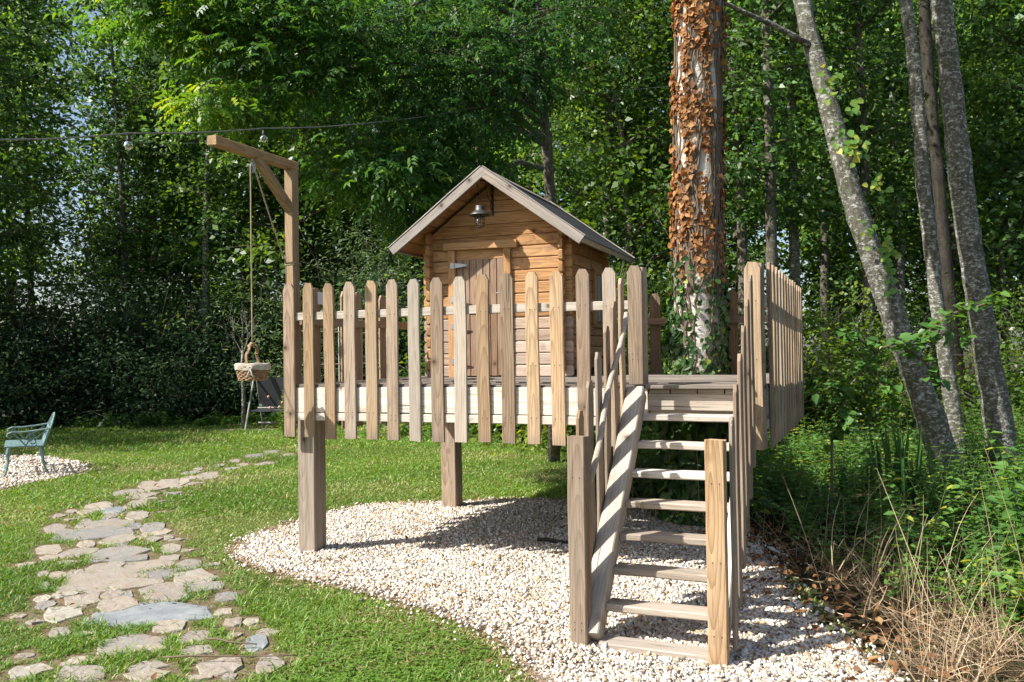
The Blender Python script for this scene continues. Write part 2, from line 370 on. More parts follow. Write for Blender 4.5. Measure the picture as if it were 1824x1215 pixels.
sheet('lawn', [(-300, -60), (300, -60), (300, 400), (-300, 400)], 0, M_LAWN)
FOREST = [(2.02, 3.0), (2.0, 5.0), (2.1, 7.0), (2.1, 8.6), (1.2, 9.4), (1.3, 12.5), (2.5, 17), (-2, 19.5), (-5.2, 21.6), (-8.5, 22.6), (-13, 23.0), (-24, 22.5), (-200, 60), (-200, 300), (250, 300), (250, -20), (6, -20)]
sheet('woodland_floor', FOREST, .004, M_SOIL)
sheet('gravel_bed', GRAVEL, .008, M_GRAVELBED)
sheet('gravel_bed', BENCHGRAVEL, .008, M_GRAVELBED)
def pebble_mesh(name, poly, n, size, zlift):
    xs = [p[0] for p in poly]; ys = [p[1] for p in poly]
    x = RNG.uniform(min(xs)-.2, max(xs)+.2, n*2); y = RNG.uniform(max(min(ys), 3.7), max(ys)+.2, n*2)
    ins = inpoly(x, y, poly); d = distpoly(x, y, poly)
    keep = (ins & ((d > .12) | (RNG.random(len(x)) < d/.12*.8+.2))) | (~ins & (RNG.random(len(x)) < np.exp(-d/.05)*.35))
    x, y = x[keep][:n], y[keep][:n]; n = len(x)
    base = np.array([(-1, -1, -1), (1, -1, -1), (1, 1, -1), (-1, 1, -1), (-1, -1, 1), (1, -1, 1), (1, 1, 1), (-1, 1, 1)], float)*.72
    s = size*np.exp(RNG.normal(0, .32, (n, 1, 1)))*np.array([1., .82, .62])*RNG.uniform(.75, 1.25, (n, 1, 3))
    v = (base[None]+RNG.normal(0, .26, (n, 8, 3)))*s*.5
    q = RNG.normal(0, 1, (n, 4)); q[:, 1:3] *= .35; q /= np.linalg.norm(q, axis=1, keepdims=True); w_, a_, b_, c_ = q.T
    R = np.stack([np.stack([1-2*(b_*b_+c_*c_), 2*(a_*b_-c_*w_), 2*(a_*c_+b_*w_)], 1), np.stack([2*(a_*b_+c_*w_), 1-2*(a_*a_+c_*c_), 2*(b_*c_-a_*w_)], 1),
                  np.stack([2*(a_*c_-b_*w_), 2*(b_*c_+a_*w_), 1-2*(a_*a_+b_*b_)], 1)], 1)
    v = np.einsum('nij,nkj->nki', R, v)
    und = .012*np.sin(x*3.1+1)*np.sin(y*2.7)+.008*np.sin(x*7.3)*np.sin(y*8.1)
    v += np.stack([x, y, zlift+und+RNG.uniform(0, .012, n)], 1)[:, None]
    qd = np.array([(0, 3, 2, 1), (4, 5, 6, 7), (0, 1, 5, 4), (1, 2, 6, 5), (2, 3, 7, 6), (3, 0, 4, 7)])
    Q = (qd[None]+np.arange(n)[:, None, None]*8).reshape(-1, 4)
    me = mesh_np(name, v.reshape(-1, 3), Q, tint=np.repeat(RNG.random(n), 8)); me.materials.append(M_PEBBLE); return me
tag(obj('gravel', pebble_mesh('gravel', GRAVEL, 86000, .0192, .014)), 'pale cream and tan pebbles spread under the platform and stairs', 'gravel', kind='stuff')
tag(obj('gravel', pebble_mesh('gravel', BENCHGRAVEL, 22000, .029, .016)), 'pale pebbles spread under the blue garden bench', 'gravel', kind='stuff')

# ------------------------------------------------------------------ stone path
STONES = [(-4.28,15.07,0.095,0.091,-0.071,0.25),(-4.42,14.58,0.114,0.107,-0.081,0.267),(-3.94,13.51,0.109,0.092,-0.05,0.172),(-4.24,13.38,0.063,0.054,-0.053,0.169),(-4.53,13.92,0.072,0.065,-0.059,0.183),(-4.58,13.36,0.055,0.048,-0.057,0.168),(-4.27,12.94,0.075,0.062,-0.043,0.131),(-3.87,14.62,0.079,0.072,-0.044,0.168),(-4.77,12.92,0.046,0.039,-0.058,0.157),(-4.37,12.23,0.102,0.08,-0.117,0.329),(-4.74,12.55,0.09,0.074,-0.056,0.148),(-4.54,12.0,0.084,0.066,-0.06,0.158),(-4.6,11.57,0.143,0.108,-0.117,0.294),(-4.88,11.44,0.087,0.066,-0.07,0.164),(-4.89,11.41,0.077,0.058,-0.116,0.273),(-4.65,11.52,0.105,0.079,-0.131,0.324),(-4.65,11.07,0.121,0.088,-0.072,0.171),(-4.88,10.83,0.131,0.094,-0.074,0.164),(-4.55,10.54,0.135,0.093,-0.075,0.174),(-4.76,9.82,0.102,0.066,-0.106,0.219),(-4.91,9.49,0.038,0.024,-0.049,0.094),(-4.71,9.45,0.082,0.05,-0.077,0.156),(-4.48,9.54,0.086,0.053,-0.082,0.174),(-4.35,9.2,0.068,0.04,-0.067,0.142),(-4.37,9.89,0.092,0.058,-0.098,0.222),(-4.06,9.22,0.085,0.049,-0.097,0.222),(-4.93,9.26,0.05,0.031,-0.056,0.105),(-4.6,8.57,0.078,0.044,-0.11,0.205),(-4.43,8.84,0.045,0.026,-0.082,0.163),(-4.26,9.0,0.067,0.039,-0.035,0.073),(-4.18,8.78,0.207,0.115,-0.076,0.161),(-3.82,8.61,0.054,0.029,-0.063,0.142),(-3.62,8.55,0.087,0.046,-0.081,0.191),(-4.39,8.34,0.072,0.038,-0.076,0.145),(-4.11,8.51,0.193,0.103,-0.049,0.101),(-4.04,8.25,0.278,0.144,-0.098,0.201),(-3.7,7.98,0.131,0.064,-0.072,0.155),(-3.48,8.3,0.106,0.053,-0.05,0.12),(-3.54,8.1,0.044,0.021,-0.034,0.078),(-3.37,8.0,0.063,0.03,-0.047,0.111),(-3.26,8.06,0.036,0.017,-0.036,0.09),(-4.15,7.62,0.082,0.04,-0.093,0.172),(-3.91,7.8,0.052,0.025,-0.063,0.127),(-3.58,7.79,0.049,0.023,-0.039,0.085),(-3.81,7.48,0.126,0.058,-0.064,0.127),(-3.44,7.44,0.209,0.094,-0.107,0.231),(-3.06,7.59,0.069,0.031,-0.064,0.16),(-3.98,7.31,0.056,0.025,-0.045,0.084),(-3.24,7.21,0.133,0.057,-0.04,0.09),(-2.92,7.23,0.07,0.029,-0.037,0.091),(-3.33,6.92,0.121,0.05,-0.06,0.126),(-2.99,6.98,0.15,0.061,-0.066,0.155),(-2.66,6.98,0.082,0.033,-0.061,0.16),(-3.44,6.7,0.057,0.023,-0.066,0.128),(-3.58,6.69,0.056,0.023,-0.06,0.113),(-3.73,6.77,0.031,0.013,-0.041,0.075),(-3.16,6.56,0.243,0.095,-0.124,0.26),(-2.78,6.69,0.108,0.042,-0.061,0.147),(-2.46,6.6,0.133,0.05,-0.071,0.191),(-2.84,6.42,0.162,0.061,-0.058,0.131),(-2.57,6.29,0.143,0.052,-0.042,0.104),(-2.28,6.31,0.105,0.037,-0.041,0.113),(-3.52,6.41,0.03,0.012,-0.037,0.067),(-3.34,6.05,0.042,0.015,-0.042,0.076),(-3.24,5.91,0.051,0.018,-0.044,0.08),(-3.04,6.0,0.09,0.032,-0.055,0.108),(-2.9,6.15,0.061,0.022,-0.041,0.087),(-2.78,6.14,0.037,0.013,-0.033,0.074),(-2.74,5.91,0.1,0.034,-0.071,0.153),(-3.04,6.15,0.046,0.017,-0.037,0.075),(-2.48,6.07,0.129,0.045,-0.057,0.141),(-2.04,6.04,0.066,0.022,-0.028,0.084),(-2.42,5.66,0.319,0.102,-0.093,0.219),(-3.01,5.7,0.086,0.029,-0.075,0.142),(-2.83,5.32,0.047,0.015,-0.039,0.074),(-2.18,5.4,0.076,0.023,-0.041,0.102),(-1.94,5.69,0.053,0.017,-0.022,0.064),(-2.26,5.09,0.16,0.046,-0.063,0.142),(-1.95,5.18,0.083,0.024,-0.038,0.103),(-2.15,5.0,0.083,0.023,-0.023,0.055),(-1.85,4.95,0.084,0.023,-0.028,0.075),(-1.8,5.45,0.053,0.016,-0.022,0.068),(-1.69,5.47,0.042,0.013,-0.017,0.056),(-1.71,5.2,0.036,0.01,-0.014,0.044),(-1.53,5.06,0.05,0.014,-0.031,0.105),(-2.34,4.6,0.102,0.027,-0.052,0.104),(-2.02,4.71,0.091,0.024,-0.027,0.063),(-1.96,4.57,0.096,0.024,-0.032,0.075),(-1.62,4.68,0.096,0.025,-0.034,0.098),(-1.35,4.7,0.065,0.016,-0.034,0.12),(-1.52,4.54,0.035,0.009,-0.013,0.041),(-1.67,4.52,0.054,0.013,-0.011,0.029),(-3.28,5.65,0.042,0.014,-0.024,0.042)]
path_poly = smooth_poly([(-2.75, 4.2), (-1.1, 4.2), (-1.3, 5.4), (-1.95, 6.15), (-2.2, 6.9), (-2.8, 7.7), (-3.1, 8.4), (-3.6, 9.2), (-4.0, 10.2), (-4.1, 11.5), (-3.9, 12.7), (-3.65, 14.0),
    (-3.8, 15.4), (-4.5, 15.5), (-4.75, 14.2), (-5.0, 12.6), (-5.2, 11.2), (-5.15, 10), (-5.0, 9.0), (-4.8, 8.0), (-4.3, 7.2), (-3.95, 6.4), (-3.5, 5.8), (-3.1, 5.1)])
_r = random.Random(77); _n = 0
while _n < 60:                                            # small filler stones between the slabs
    x_, y_ = _r.uniform(-5, -1.3), _r.uniform(4.4, 11.5)
    if not inpoly(np.array([x_]), np.array([y_]), path_poly)[0]: continue
    if distpoly(np.array([x_]), np.array([y_]), path_poly)[0] < .16: continue
    s0 = _r.uniform(.045, .10); bad = False
    for cx, cy, ax, ay, bx, by in STONES:
        la_, lb_ = math.hypot(ax, ay)*1.25+s0, math.hypot(bx, by)*1.25+s0*.7; det = ax*by-ay*bx; dx, dy = x_-cx, y_-cy
        p_, q_ = (dx*by-dy*bx)/det*math.hypot(ax, ay)/la_, (ax*dy-ay*dx)/det*math.hypot(bx, by)/lb_
        if p_*p_+q_*q_ < 1: bad = True; break
    _n += .25
    if bad: continue
    t_ = _r.uniform(-.1, .5); STONES.append((x_, y_, s0*math.cos(t_), s0*math.sin(t_), -s0*.75*math.sin(t_), s0*.75*math.cos(t_))); _n += .75
path = sheet('stone_path', path_poly, .006, M_PATHSOIL)
for i, (cx, cy, ax, ay, bx, by) in enumerate(STONES):
    r = random.Random(i*13+5); n = r.choice((5, 6, 6, 7, 8)); s_ = 1.32
    pts = []; ph = r.uniform(0, 6.28)
    for j in range(n):
        t = ph + 2*PI*(j+r.uniform(-.3, .3))/n; c_, q_ = math.cos(t), math.sin(t)
        sq = 1/max(abs(c_), abs(q_))**.55*r.uniform(.84, 1.04)
        pts.append((ax*c_*sq*s_ + bx*q_*sq*s_, ay*c_*sq*s_ + by*q_*sq*s_))
    pts2 = []
    for j in range(n):                                     # rough broken edge
        p, q = pts[j], pts[(j+1) % n]; pts2.append(p); L = math.hypot(q[0]-p[0], q[1]-p[1])
        pts2.append(((p[0]+q[0])/2+r.uniform(-.05, .05)*L, (p[1]+q[1])/2+r.uniform(-.05, .05)*L))
    n = len(pts2); h = r.uniform(.006, .014); tx, ty = r.uniform(-.008, .008), r.uniform(-.012, .008)
    f = lambda p, k_, z_: (p[0]*k_, p[1]*k_, z_ + p[0]*tx + p[1]*ty)
    jit = [r.uniform(-.003, .004) for _ in pts2]
    mb = MB(); mb.add([f(p, 1.03, -.02) for p in pts2] + [f(p, 1, h-.007) for p in pts2] + [f(p, .955, h+jit[j]) for j, p in enumerate(pts2)] + [f(p, .5, h+r.uniform(-.003, .004)) for p in pts2] + [(0, 0, h)],
      [(b*n+j, b*n+(j+1) % n, (b+1)*n+(j+1) % n, (b+1)*n+j) for b in range(3) for j in range(n)] + [(3*n+j, 3*n+(j+1) % n, 4*n) for j in range(n)])
    mb.build('paving_stone', M_SLATE if i in (72, 84, 22, 29) else M_STONE, path, Matrix.Translation((cx, cy, .006)))

# ================================================================== platform
plat = thing('wooden_platform', 'raised timber platform on square posts carrying the playhouse above the gravel', 'platform', AB(0, 0))
def post(a0, a1, b0, b1, z0, z1, mat, par, name='post', ch=.008):
    return board(name, AB((a0+a1)/2, (b0+b1)/2, z0), AB((a0+a1)/2, (b0+b1)/2, z1), a1-a0, b1-b0, mat, par, U, ch=ch)
post(.0, .172, .108, .28, -.3, 1.22, W_GREY, plat); post(.203, .381, 2.40, 2.57, -.3, 1.25, W_PICKET, plat)
post(1.9, 2.07, 3.2, 3.37, -.3, 1.25, W_PICKET, plat)
# rim beams
def along(a0, b0, a1, b1, z0, z1, T, mat, par, name):
    return board(name, AB(a0, b0, (z0+z1)/2), AB(a1, b1, (z0+z1)/2), z1-z0, T, mat, par, Z)
along(.045, .047, 3.08, .047, 1.223, 1.43, .045, W_PALE, plat, 'rim_beam'); along(3.09, .084, 3.88, .084, 1.222, 1.43, .045, W_PALE, plat, 'rim_beam')
along(.07, .074, .07, 3.5, 1.222, 1.428, .045, W_PALE, plat, 'rim_beam')
along(3.855, .112, 3.855, 2.93, 1.222, 1.428, .045, W_GREY, plat, 'rim_beam')
along(.1, 2.93, 3.83, 2.93, 1.222, 1.428, .045, W_GREY, plat, 'rim_beam')
for a in (.62, 1.17, 1.72, 2.27, 2.82, 3.35): along(a, .112 if a > 3.1 else .074, a, 2.9, 1.24, 1.426, .045, W_GREY, plat, 'joist')
b = .03
i = 0
board('deck_board', AB(3.085, .0, 1.446), AB(3.80, .0, 1.446), .118, .027, W_DECK, plat, V)
while b < 3.52:
    wd = .118; a1 = 3.9 if b < 2.93 else 2.0
    if b > 2.16 and b < 2.93:                             # boards are cut round the tree
        along(.02, b+wd/2, 2.62, b+wd/2, 1.432, 1.459+random.uniform(-.002, .002), wd, W_DECK, plat, 'deck_board') if False else None
        board('deck_board', AB(.02, b+wd/2, 1.446), AB(2.62, b+wd/2, 1.446), wd, .027, W_DECK, plat, V)
        board('deck_board', AB(3.46, b+wd/2, 1.446), AB(a1, b+wd/2, 1.446), wd, .027, W_DECK, plat, V)
    else:
        board('deck_board', AB(.02+random.uniform(-.01, .01), b+wd/2, 1.446), AB(a1, b+wd/2, 1.446+random.uniform(-.002, .002)), wd, .027, W_DECK, plat, V)
    b += wd+.007
for a0, a1 in ((3.10, 3.24), (3.25, 3.43), (3.44, 3.62), (3.63, 3.78)): board('spacer_block', AB(a0, .03, 1.413), AB(a1, .03, 1.413), .034, .06, W_GREY, plat, Z)
board('fascia_board', AB(3.09, .03, 1.335), AB(3.79, .03, 1.335), .118, .05, W_GREY, plat, Z)

# ================================================================== fences
ZT, ZB = 2.306, 1.014
ff = thing('picket_fence', 'front run of tan pointed pickets along the long edge of the platform', 'fence', AB(0, 0, ZB), 'picket fences round the platform')
def rail(p0, p1, w, t, par, mat=W_PALE, name='rail'): return board(name, p0, p1, w, t, mat, par, Z)
rail(AB(-.03, .04, 2.033), AB(2.97, .04, 2.033), .066, .036, ff); rail(AB(.045, .04, 1.188), AB(2.95, .04, 1.188), .064, .036, ff)
for i in range(15):
    mat = {11: W_HONEY, 12: W_HONEY, 1: W_NEW, 2: W_NEW, 4: W_NEW, 6: W_GREY, 8: W_GREY, 9: W_NEW}.get(i, W_PICKET); j = random.uniform(-.006, .006)
    w = .105 if i else .115
    board('picket', AB(.2011*i+random.uniform(-.004, .004), .010, ZB+j), AB(.2011*i+random.uniform(-.006, .006), .010, ZT+j), w+random.uniform(-.004, .006), .021, mat, ff, U, 'picket')
board('end_post', AB(3.02, .06, 1.462), AB(3.02, .06, 2.30), .10, .10, W_PICKET, ff, U, ch=.01)
board('picket', AB(3.008, -.002, 1.462), AB(3.005, -.002, 2.312), .108, .021, W_PICKET, ff, U, 'picket')
fr = thing('picket_fence', 'right-hand run of narrow-gapped pickets seen almost edge on beside the woods', 'fence', AB(3.92, 0, ZB), 'picket fences round the platform')
rail(AB(3.878, .10, 2.033), AB(3.878, 2.97, 2.033), .066, .05, fr); rail(AB(3.878, .10, 1.188), AB(3.878, 2.97, 1.188), .064, .05, fr)
VR = V*math.cos(.0141) + U*math.sin(.0141)
for i in range(13):
    p = AB(3.915, .2) + VR*(.2287*i)
    board('picket', p+Z*(ZB+random.uniform(-.006, .006)), p+Z*(ZT+random.uniform(-.006, .006))+V*random.uniform(-.006, .006), .118, .021, W_NEW if i % 3 else W_PICKET, fr, V, 'picket')
board('end_post', AB(3.842, .072, 1.02), AB(3.842, .072, 2.29), .098, .098, W_PICKET, fr, U, ch=.01)
board('picket', AB(3.826, -.002, 1.018), AB(3.824, -.002, 2.296), .11, .021, W_HONEY, fr, U, 'picket')
fl = thing('picket_fence', 'orange-brown side run of pickets seen from inside behind the front pickets', 'fence', AB(0, .4, ZB), 'picket fences round the platform')
rail(AB(.045, .12, 2.0), AB(.045, 1.95, 2.0), .07, .04, fl, W_NEW); rail(AB(.045, .12, 1.188), AB(.045, 1.95, 1.188), .064, .04, fl)
for i in range(7):
    p = AB(.0, .394+.2287*i); board('picket', p+Z*ZB, p+Z*(ZT+random.uniform(-.006, .006)), .115, .021, W_NEW, fl, V, 'picket')
fb_ = thing('picket_fence', 'back run of brown pickets on both sides of the ivy-clad trunk', 'fence', AB(2.4, 2.95, ZB), 'picket fences round the platform')
for a0, a1 in ((2.1, 2.70), (3.18, 3.9)):
    rail(AB(a0, 2.965, 2.01), AB(a1, 2.965, 2.01), .07, .04, fb_, W_DOOR); rail(AB(a0, 2.965, 1.188), AB(a1, 2.965, 1.188), .064, .04, fb_, W_DOOR)
for a in (2.22, 2.48, 3.28, 3.5, 3.72): board('picket', AB(a, 2.995, ZB), AB(a, 2.995, ZT), .112, .021, W_DOOR, fb_, U, 'picket')

# ================================================================== staircase
st = thing('wooden_staircase', 'steep open wooden stair with eight treads and picket balustrades', 'staircase', AB(3.4, -1.3, 0))
sd = Vector(AB(0, -.06, 1.46)-AB(0, -1.36, .0)).normalized(); sn = Vector((0, 0, 1)).cross(U).normalized()
def stringer(a0, a1):
    am = (a0+a1)/2; p0, p1 = AB(am, -1.275, .06), AB(am, -.085, 1.41)
    board('stringer', p0+ (p1-p0)*.0, p1, a1-a0, .13, W_PALE, st, U, ch=.007)
stringer(2.968, 3.088); stringer(3.745, 3.80)
for i in range(8):
    z = .053+.1725*i; bb = -1.325+.162*i
    board('tread', AB(3.089, bb+.075, z-.022), AB(3.744, bb+.075, z-.022+random.uniform(-.003, .003)), .15, .042, W_GREY if i not in (5, 6, 7) else W_PALE, st, V, ch=.007)
for a0, mat in ((2.925, W_PICKET), (3.708, W_HONEY)):
    bx_ = -1.335 if a0 < 3 else -1.36
    board('newel_post', AB(a0+.052, bx_+.066, -.25), AB(a0+.052, bx_+.066, 1.212), .104, .09, mat, st, U, ch=.012)
    board('newel_facing', AB(a0+.052, bx_+.008, -.05), AB(a0+.052, bx_+.008, 1.217), .104, .022, mat, st, U, ch=.006)
for i in range(6):
    zt = 1.352+.1715*i; bb = -1.17+.2*i
    board('baluster', AB(2.951, bb, zt-1.27), AB(2.951, bb+random.uniform(-.008, .008), zt), .098, .021, random.choice((W_PICKET, W_NEW)), st, V, 'picket')
    bb = -1.20+.198*i
    board('baluster', AB(3.833, bb, zt-.02-1.26), AB(3.833, bb+random.uniform(-.008, .008), zt-.02), .098, .021, random.choice((W_PICKET, W_NEW, W_NEW)), st, V, 'picket')
hp = [AB(2.995+.012*math.sin(t*9), -1.16+.93*t, .90+1.05*t+.012*math.sin(t*7+1)) for t in [i/10 for i in range(11)]]
MB().tube([p-hp[0] for p in hp], [.021-.004*(i/10) for i in range(11)], 10).build('handrail', W_GREY, st, Matrix.Translation(hp[0]), True)
# ================================================================== playhouse
ph = thing('log_playhouse', 'small orange log cabin playhouse with grey felt gable roof on the platform', 'playhouse', HB(.79, 0, 1.46))
LH, LT = .1175, .042
def log(a0, b0, a1, b1, z, mat, ends='log'):
    return board('wall_log', HB(a0, b0, z+LH/2), HB(a1, b1, z+LH/2), LH-.005, LT, mat, ph, Z, ends, ch=.009)
CM = lambda z: W_CABIN_PALE if z < 2.03 else W_CABIN
for i in range(12):
    z = 1.462+LH*i
    if z+LH < 2.75:
        log(-.003, .021, .30, .021, z, CM(z)); log(.945, .021, 1.581, .021, z, CM(z))
    else: log(-.003, .021, 1.581, .021, z, CM(z))
    log(-.003, 1.479, 1.581, 1.479, z, CM(z))
    zs = z + LH/2 if i < 11 else z+LH*.5
    log(.085, -.088, .085, 1.59, zs, W_CABIN if i else W_CABIN); log(1.495, -.088, 1.495, 1.59, zs, W_CABIN)
SL = .73/1.01; AX = .79; ZR = 3.49
for bw in (.021, 1.479):
    z = 1.462+LH*12
    while z < 3.40:
        h = lambda zz: max((ZR-.075-zz)/SL, .012)
        z1 = min(z+LH-.006, ZR-.085); w0, w1 = h(z), h(z1); mb = MB(); t = LT/2
        P = [(-w0, z), (w0, z), (w1, z1), (-w1, z1)]
        mb.add([(x, y, zz-z) for y in (-t, t) for x, zz in P], [(0, 1, 2, 3), (7, 6, 5, 4), (0, 4, 5, 1), (1, 5, 6, 2), (2, 6, 7, 3), (3, 7, 4, 0)])
        # lay the grain along the board: rotate so that local z runs along the wall
        me = mb.mesh('gable_log'); me.transform(Matrix(((0, 0, 1, 0), (0, 1, 0, 0), (-1, 0, 0, 0), (0, 0, 0, 1))))
        obj('gable_log', me, ph, frame(HB(AX, bw, z), Z, HV, -HU), W_CABIN)
        z += LH
# added dark sheets that keep light from showing through the log joints
INNER_SHADE = plain('inner_shade', (.05, .03, .018), .9)
mb = MB(); mb.box(.12, 1.46, .046, .056, 1.462, 2.86); mb.add([(.12, .046, 2.86), (1.46, .046, 2.86), (AX, .046, 3.36), (.12, .056, 2.86), (1.46, .056, 2.86), (AX, .056, 3.36)], [(0, 1, 2), (5, 4, 3), (0, 2, 5, 3), (1, 4, 5, 2)])
mb.build('lining', INNER_SHADE, ph, frame(HO, HU, HV, Z))
for a in (.109, 1.467): MB().box(a, a+.004, .06, 1.45, 1.462, 2.86).build('lining', INNER_SHADE, ph, frame(HO, HU, HV, Z))
# roof
ang = math.atan(SL); FELT = None
m, nt = new_mat('roofing_felt'); k = NT(nt); tc = k.n('TexCoord').outputs['Object']
n1 = k.noise(tc, 3, 5, .65); n2 = k.noise(tc, 260, 2, .6)
c = k.mix(k.step(n1, .35, .7), (.020, .022, .025), (.036, .037, .039)); c = k.mix(k.math('MULTIPLY', k.step(n2, .5, .75), .6), c, (.07, .07, .07)); c = k.mix(k.math('MULTIPLY', k.step(n1, .62, .72), .5), c, (.09, .10, .05))
k.out(k.pbsdf(c, .9, .25, k.bump(n2, .6, .004))); FELT = m
for s in (-1, 1):
    ds = (HU*s*math.cos(ang) - Z*math.sin(ang)); nn = (HU*s*math.sin(ang) + Z*math.cos(ang)); R0 = HB(AX, 0, ZR)
    LEN = 1.215
    mb = MB(); mb.box(0, LEN+.02, -.31, 1.81, -.006, 0)
    mb.build('roofing_felt', FELT, ph, frame(R0, ds, HV, nn) if s > 0 else frame(R0, ds, HV, nn))
    n = 9; w = LEN/n
    for i in range(n):
        c_ = R0 + ds*(w*(i+.5)) - nn*.017
        board('roof_board', c_+HV*(-.302), c_+HV*1.80, w-.004, .02, W_CABIN, ph, ds)
    for bq in (-.318, 1.822):
        c0 = R0 + HV*bq - nn*.035
        board('barge_board', c0+ds*.0 - ds*(.0), c0+ds*(LEN+.03), .088, .024, W_BARGE, ph, nn, ch=.005)
        board('barge_cap', c0+nn*.052+HV*(.014 if bq < 0 else -.014), c0+ds*(LEN+.035)+nn*.052+HV*(.014 if bq < 0 else -.014), .06, .012, W_BARGE, ph, HV, ch=.004)
    board('eave_batten', R0+ds*(LEN+.012)-nn*.03+HV*(-.28), R0+ds*(LEN+.012)-nn*.03+HV*1.78, .05, .02, W_GREY, ph, nn)
    board('ridge_strip', R0+ds*.055+nn*.009+HV*(-.28), R0+ds*.055+nn*.009+HV*1.78, .1, .014, W_GREY, ph, ds)
# doorway
for a in (.322, .925): board('door_post', HB(a, -.012, 1.462), HB(a, -.012, 2.742), .078, .045, W_CABIN, ph, HU)
board('lintel', HB(.245, -.03, 2.784), HB(1.035, -.03, 2.776), .076, .05, W_CABIN, ph, Z)
for nm, z0, z1 in (('door', 1.478, 2.094), ('door', 2.104, 2.708)):
    d = link(bpy.data.objects.new(nm, None), ph, frame(HB(.363, .01, z0), HU, HV, Z))
    wv = .513/7
    for i in range(7): board('door_plank', HB(.3645+wv*(i+.5), .012, z0), HB(.3645+wv*(i+.5), .012, z1-random.uniform(0, .008)), wv-.004, .02, W_DOOR, d, HU, ch=.005)
    for zz in (z0+.14, z1-.12):
        mb = MB(); mb.add([(-.045, 0, -.03), (-.005, 0, -.03), (-.005, 0, .03), (-.045, 0, .03), (-.045, -.005, -.03), (-.005, -.005, -.03), (-.005, -.005, .03), (-.045, -.005, .03)], [(0, 3, 2, 1), (4, 5, 6, 7), (0, 1, 5, 4), (1, 2, 6, 5), (2, 3, 7, 6), (3, 0, 4, 7)])
        mb.add([(.003, 0, -.026), (.135, 0, -.008), (.135, 0, .008), (.003, 0, .026), (.003, -.005, -.026), (.135, -.005, -.008), (.135, -.005, .008), (.003, -.005, .026)], [(0, 3, 2, 1), (4, 5, 6, 7), (0, 1, 5, 4), (1, 2, 6, 5), (2, 3, 7, 6), (3, 0, 4, 7)])
        mb.tube([(-.001, -.005, -.03), (-.001, -.005, .03)], .006, 8)
        mb.build('hinge', STEEL, d, frame(HB(.365, -.036, zz), HU, HV, Z) if zz == 0 else frame(HB(.362, -.035, zz), HU, HV, Z))
    if z0 > 2: MB().add([(.022*math.cos(t)*(1 if math.cos(t) < 0 else .2), 0, .075*math.sin(t)) for t in [2*PI*i/20 for i in range(20)]], [tuple(range(20))]).build('hand_hole_shade', INNER_SHADE, d, frame(HB(.868, .0005, 2.40), HU, HV, Z))  # flat dark patch, its colour gives the shade inside the cutout
# side window with shutters
win = link(bpy.data.objects.new('window', None), ph, frame(HB(1.52, 1.05, 2.03), HV, -HU, Z))
GAP_SHADE = plain('gap_shade', (.02, .025, .025), .08, 0, .6, 0)  # dark colour stands for the shaded window gap, no opening is cut
MB().box(0, .45, -.012, -.006, 0, .5).build('pane', GAP_SHADE, win, frame(HB(1.523, 1.05, 2.03), HV, -HU, Z))
for p0, p1, wd in (((1.03, 2.0), (1.03, 2.56), HV), ((1.52, 2.0), (1.52, 2.56), HV), ((1.0, 2.57), (1.55, 2.57), Z), ((1.0, 1.99), (1.55, 1.99), Z)):
    board('window_frame', HB(1.532, p0[0], p0[1]), HB(1.532, p1[0], p1[1]), .06, .03, W_CABIN, win, wd)
mb = MB(); mb.box(0, .05, -.014, 0, 0, .03); mb.tube([(.025, -.03, .015), (-.06, -.03, .015)], .006, 6); mb.build('door_latch', STEEL, ph, frame(HB(.865, -.002, 2.28), HU, HV, Z))
SH = wood('green_grey_shutter_wood', (.26, .25, .17), (.20, .19, .12), (.09, .08, .05), (.28, .28, .24), .5)
for i in range(3): board('shutter', HB(1.537, 1.10+.075*i, 2.03), HB(1.537, 1.10+.075*i, 2.535), .07, .018, SH, win, HV)

# ------------------------------------------------------------------ lantern on its bracket
la = thing('hanging_lantern', 'dark metal cage lantern hanging from a scrolled bracket under the gable', 'lantern', HB(.774, -.01, 3.07))
LM = plain('lantern_tin', (.13, .125, .12), .45, .7); LMD = DARKIRON
HF = frame(HO, HU, HV, Z)
mb = MB(); mb.box(.764, .784, -.012, -.001, 3.07, 3.43); mb.tube([(.774, -.006, 3.41), (.76, -.12, 3.40), (.74, -.22, 3.385), (.735, -.27, 3.39)], .006, 6)
mb.tube([(.774, -.008, 3.20)]+[(.774-.02*math.sin(t*PI), -.01-.17*t, 3.2+.19*t**1.5) for t in (.2, .4, .6, .8, 1)], .004, 6)
for cz in (3.29, 3.16): mb.tube([(.774, -.04+.03*math.cos(t), cz+.035*math.sin(t)) for t in [2*PI*i/12 for i in range(13)]], .004, 5)
mb.build('bracket', LMD, la, HF)
lx, ly = .735, -.25
MB().tube([(lx, ly, 3.39), (lx-.02, ly, 3.42), (lx-.035, ly, 3.39), (lx-.02, ly, 3.33), (lx, ly, 3.27), (lx+.01, ly, 3.22), (lx-.01, ly, 3.20), (lx-.012, ly, 3.23)], .004, 6).build('hook', LMD, la, HF, True)
mb = MB()
for dx in (-.04, .04): mb.tube([(lx, ly, 3.22), (lx+dx, ly, 3.12)], .002, 5)
mb.build('hanging_wire', LMD, la, HF)
MB().lathe([(.0, 3.135), (.04, 3.135), (.043, 3.125), (.043, 3.098), (.055, 3.085), (.085, 3.06), (.112, 3.043), (.108, 3.04), (.08, 3.055), (.05, 3.075), (.0, 3.08)], 24, (lx, ly, 0)).build('shade', LM, la, HF, True)
mb = MB()
for z_, r_ in ((3.025, .05), (2.965, .05), (2.93, .035)): mb.tube([(lx+r_*math.cos(t), ly+r_*math.sin(t), z_) for t in [2*PI*i/16 for i in range(17)]], .0025, 5)
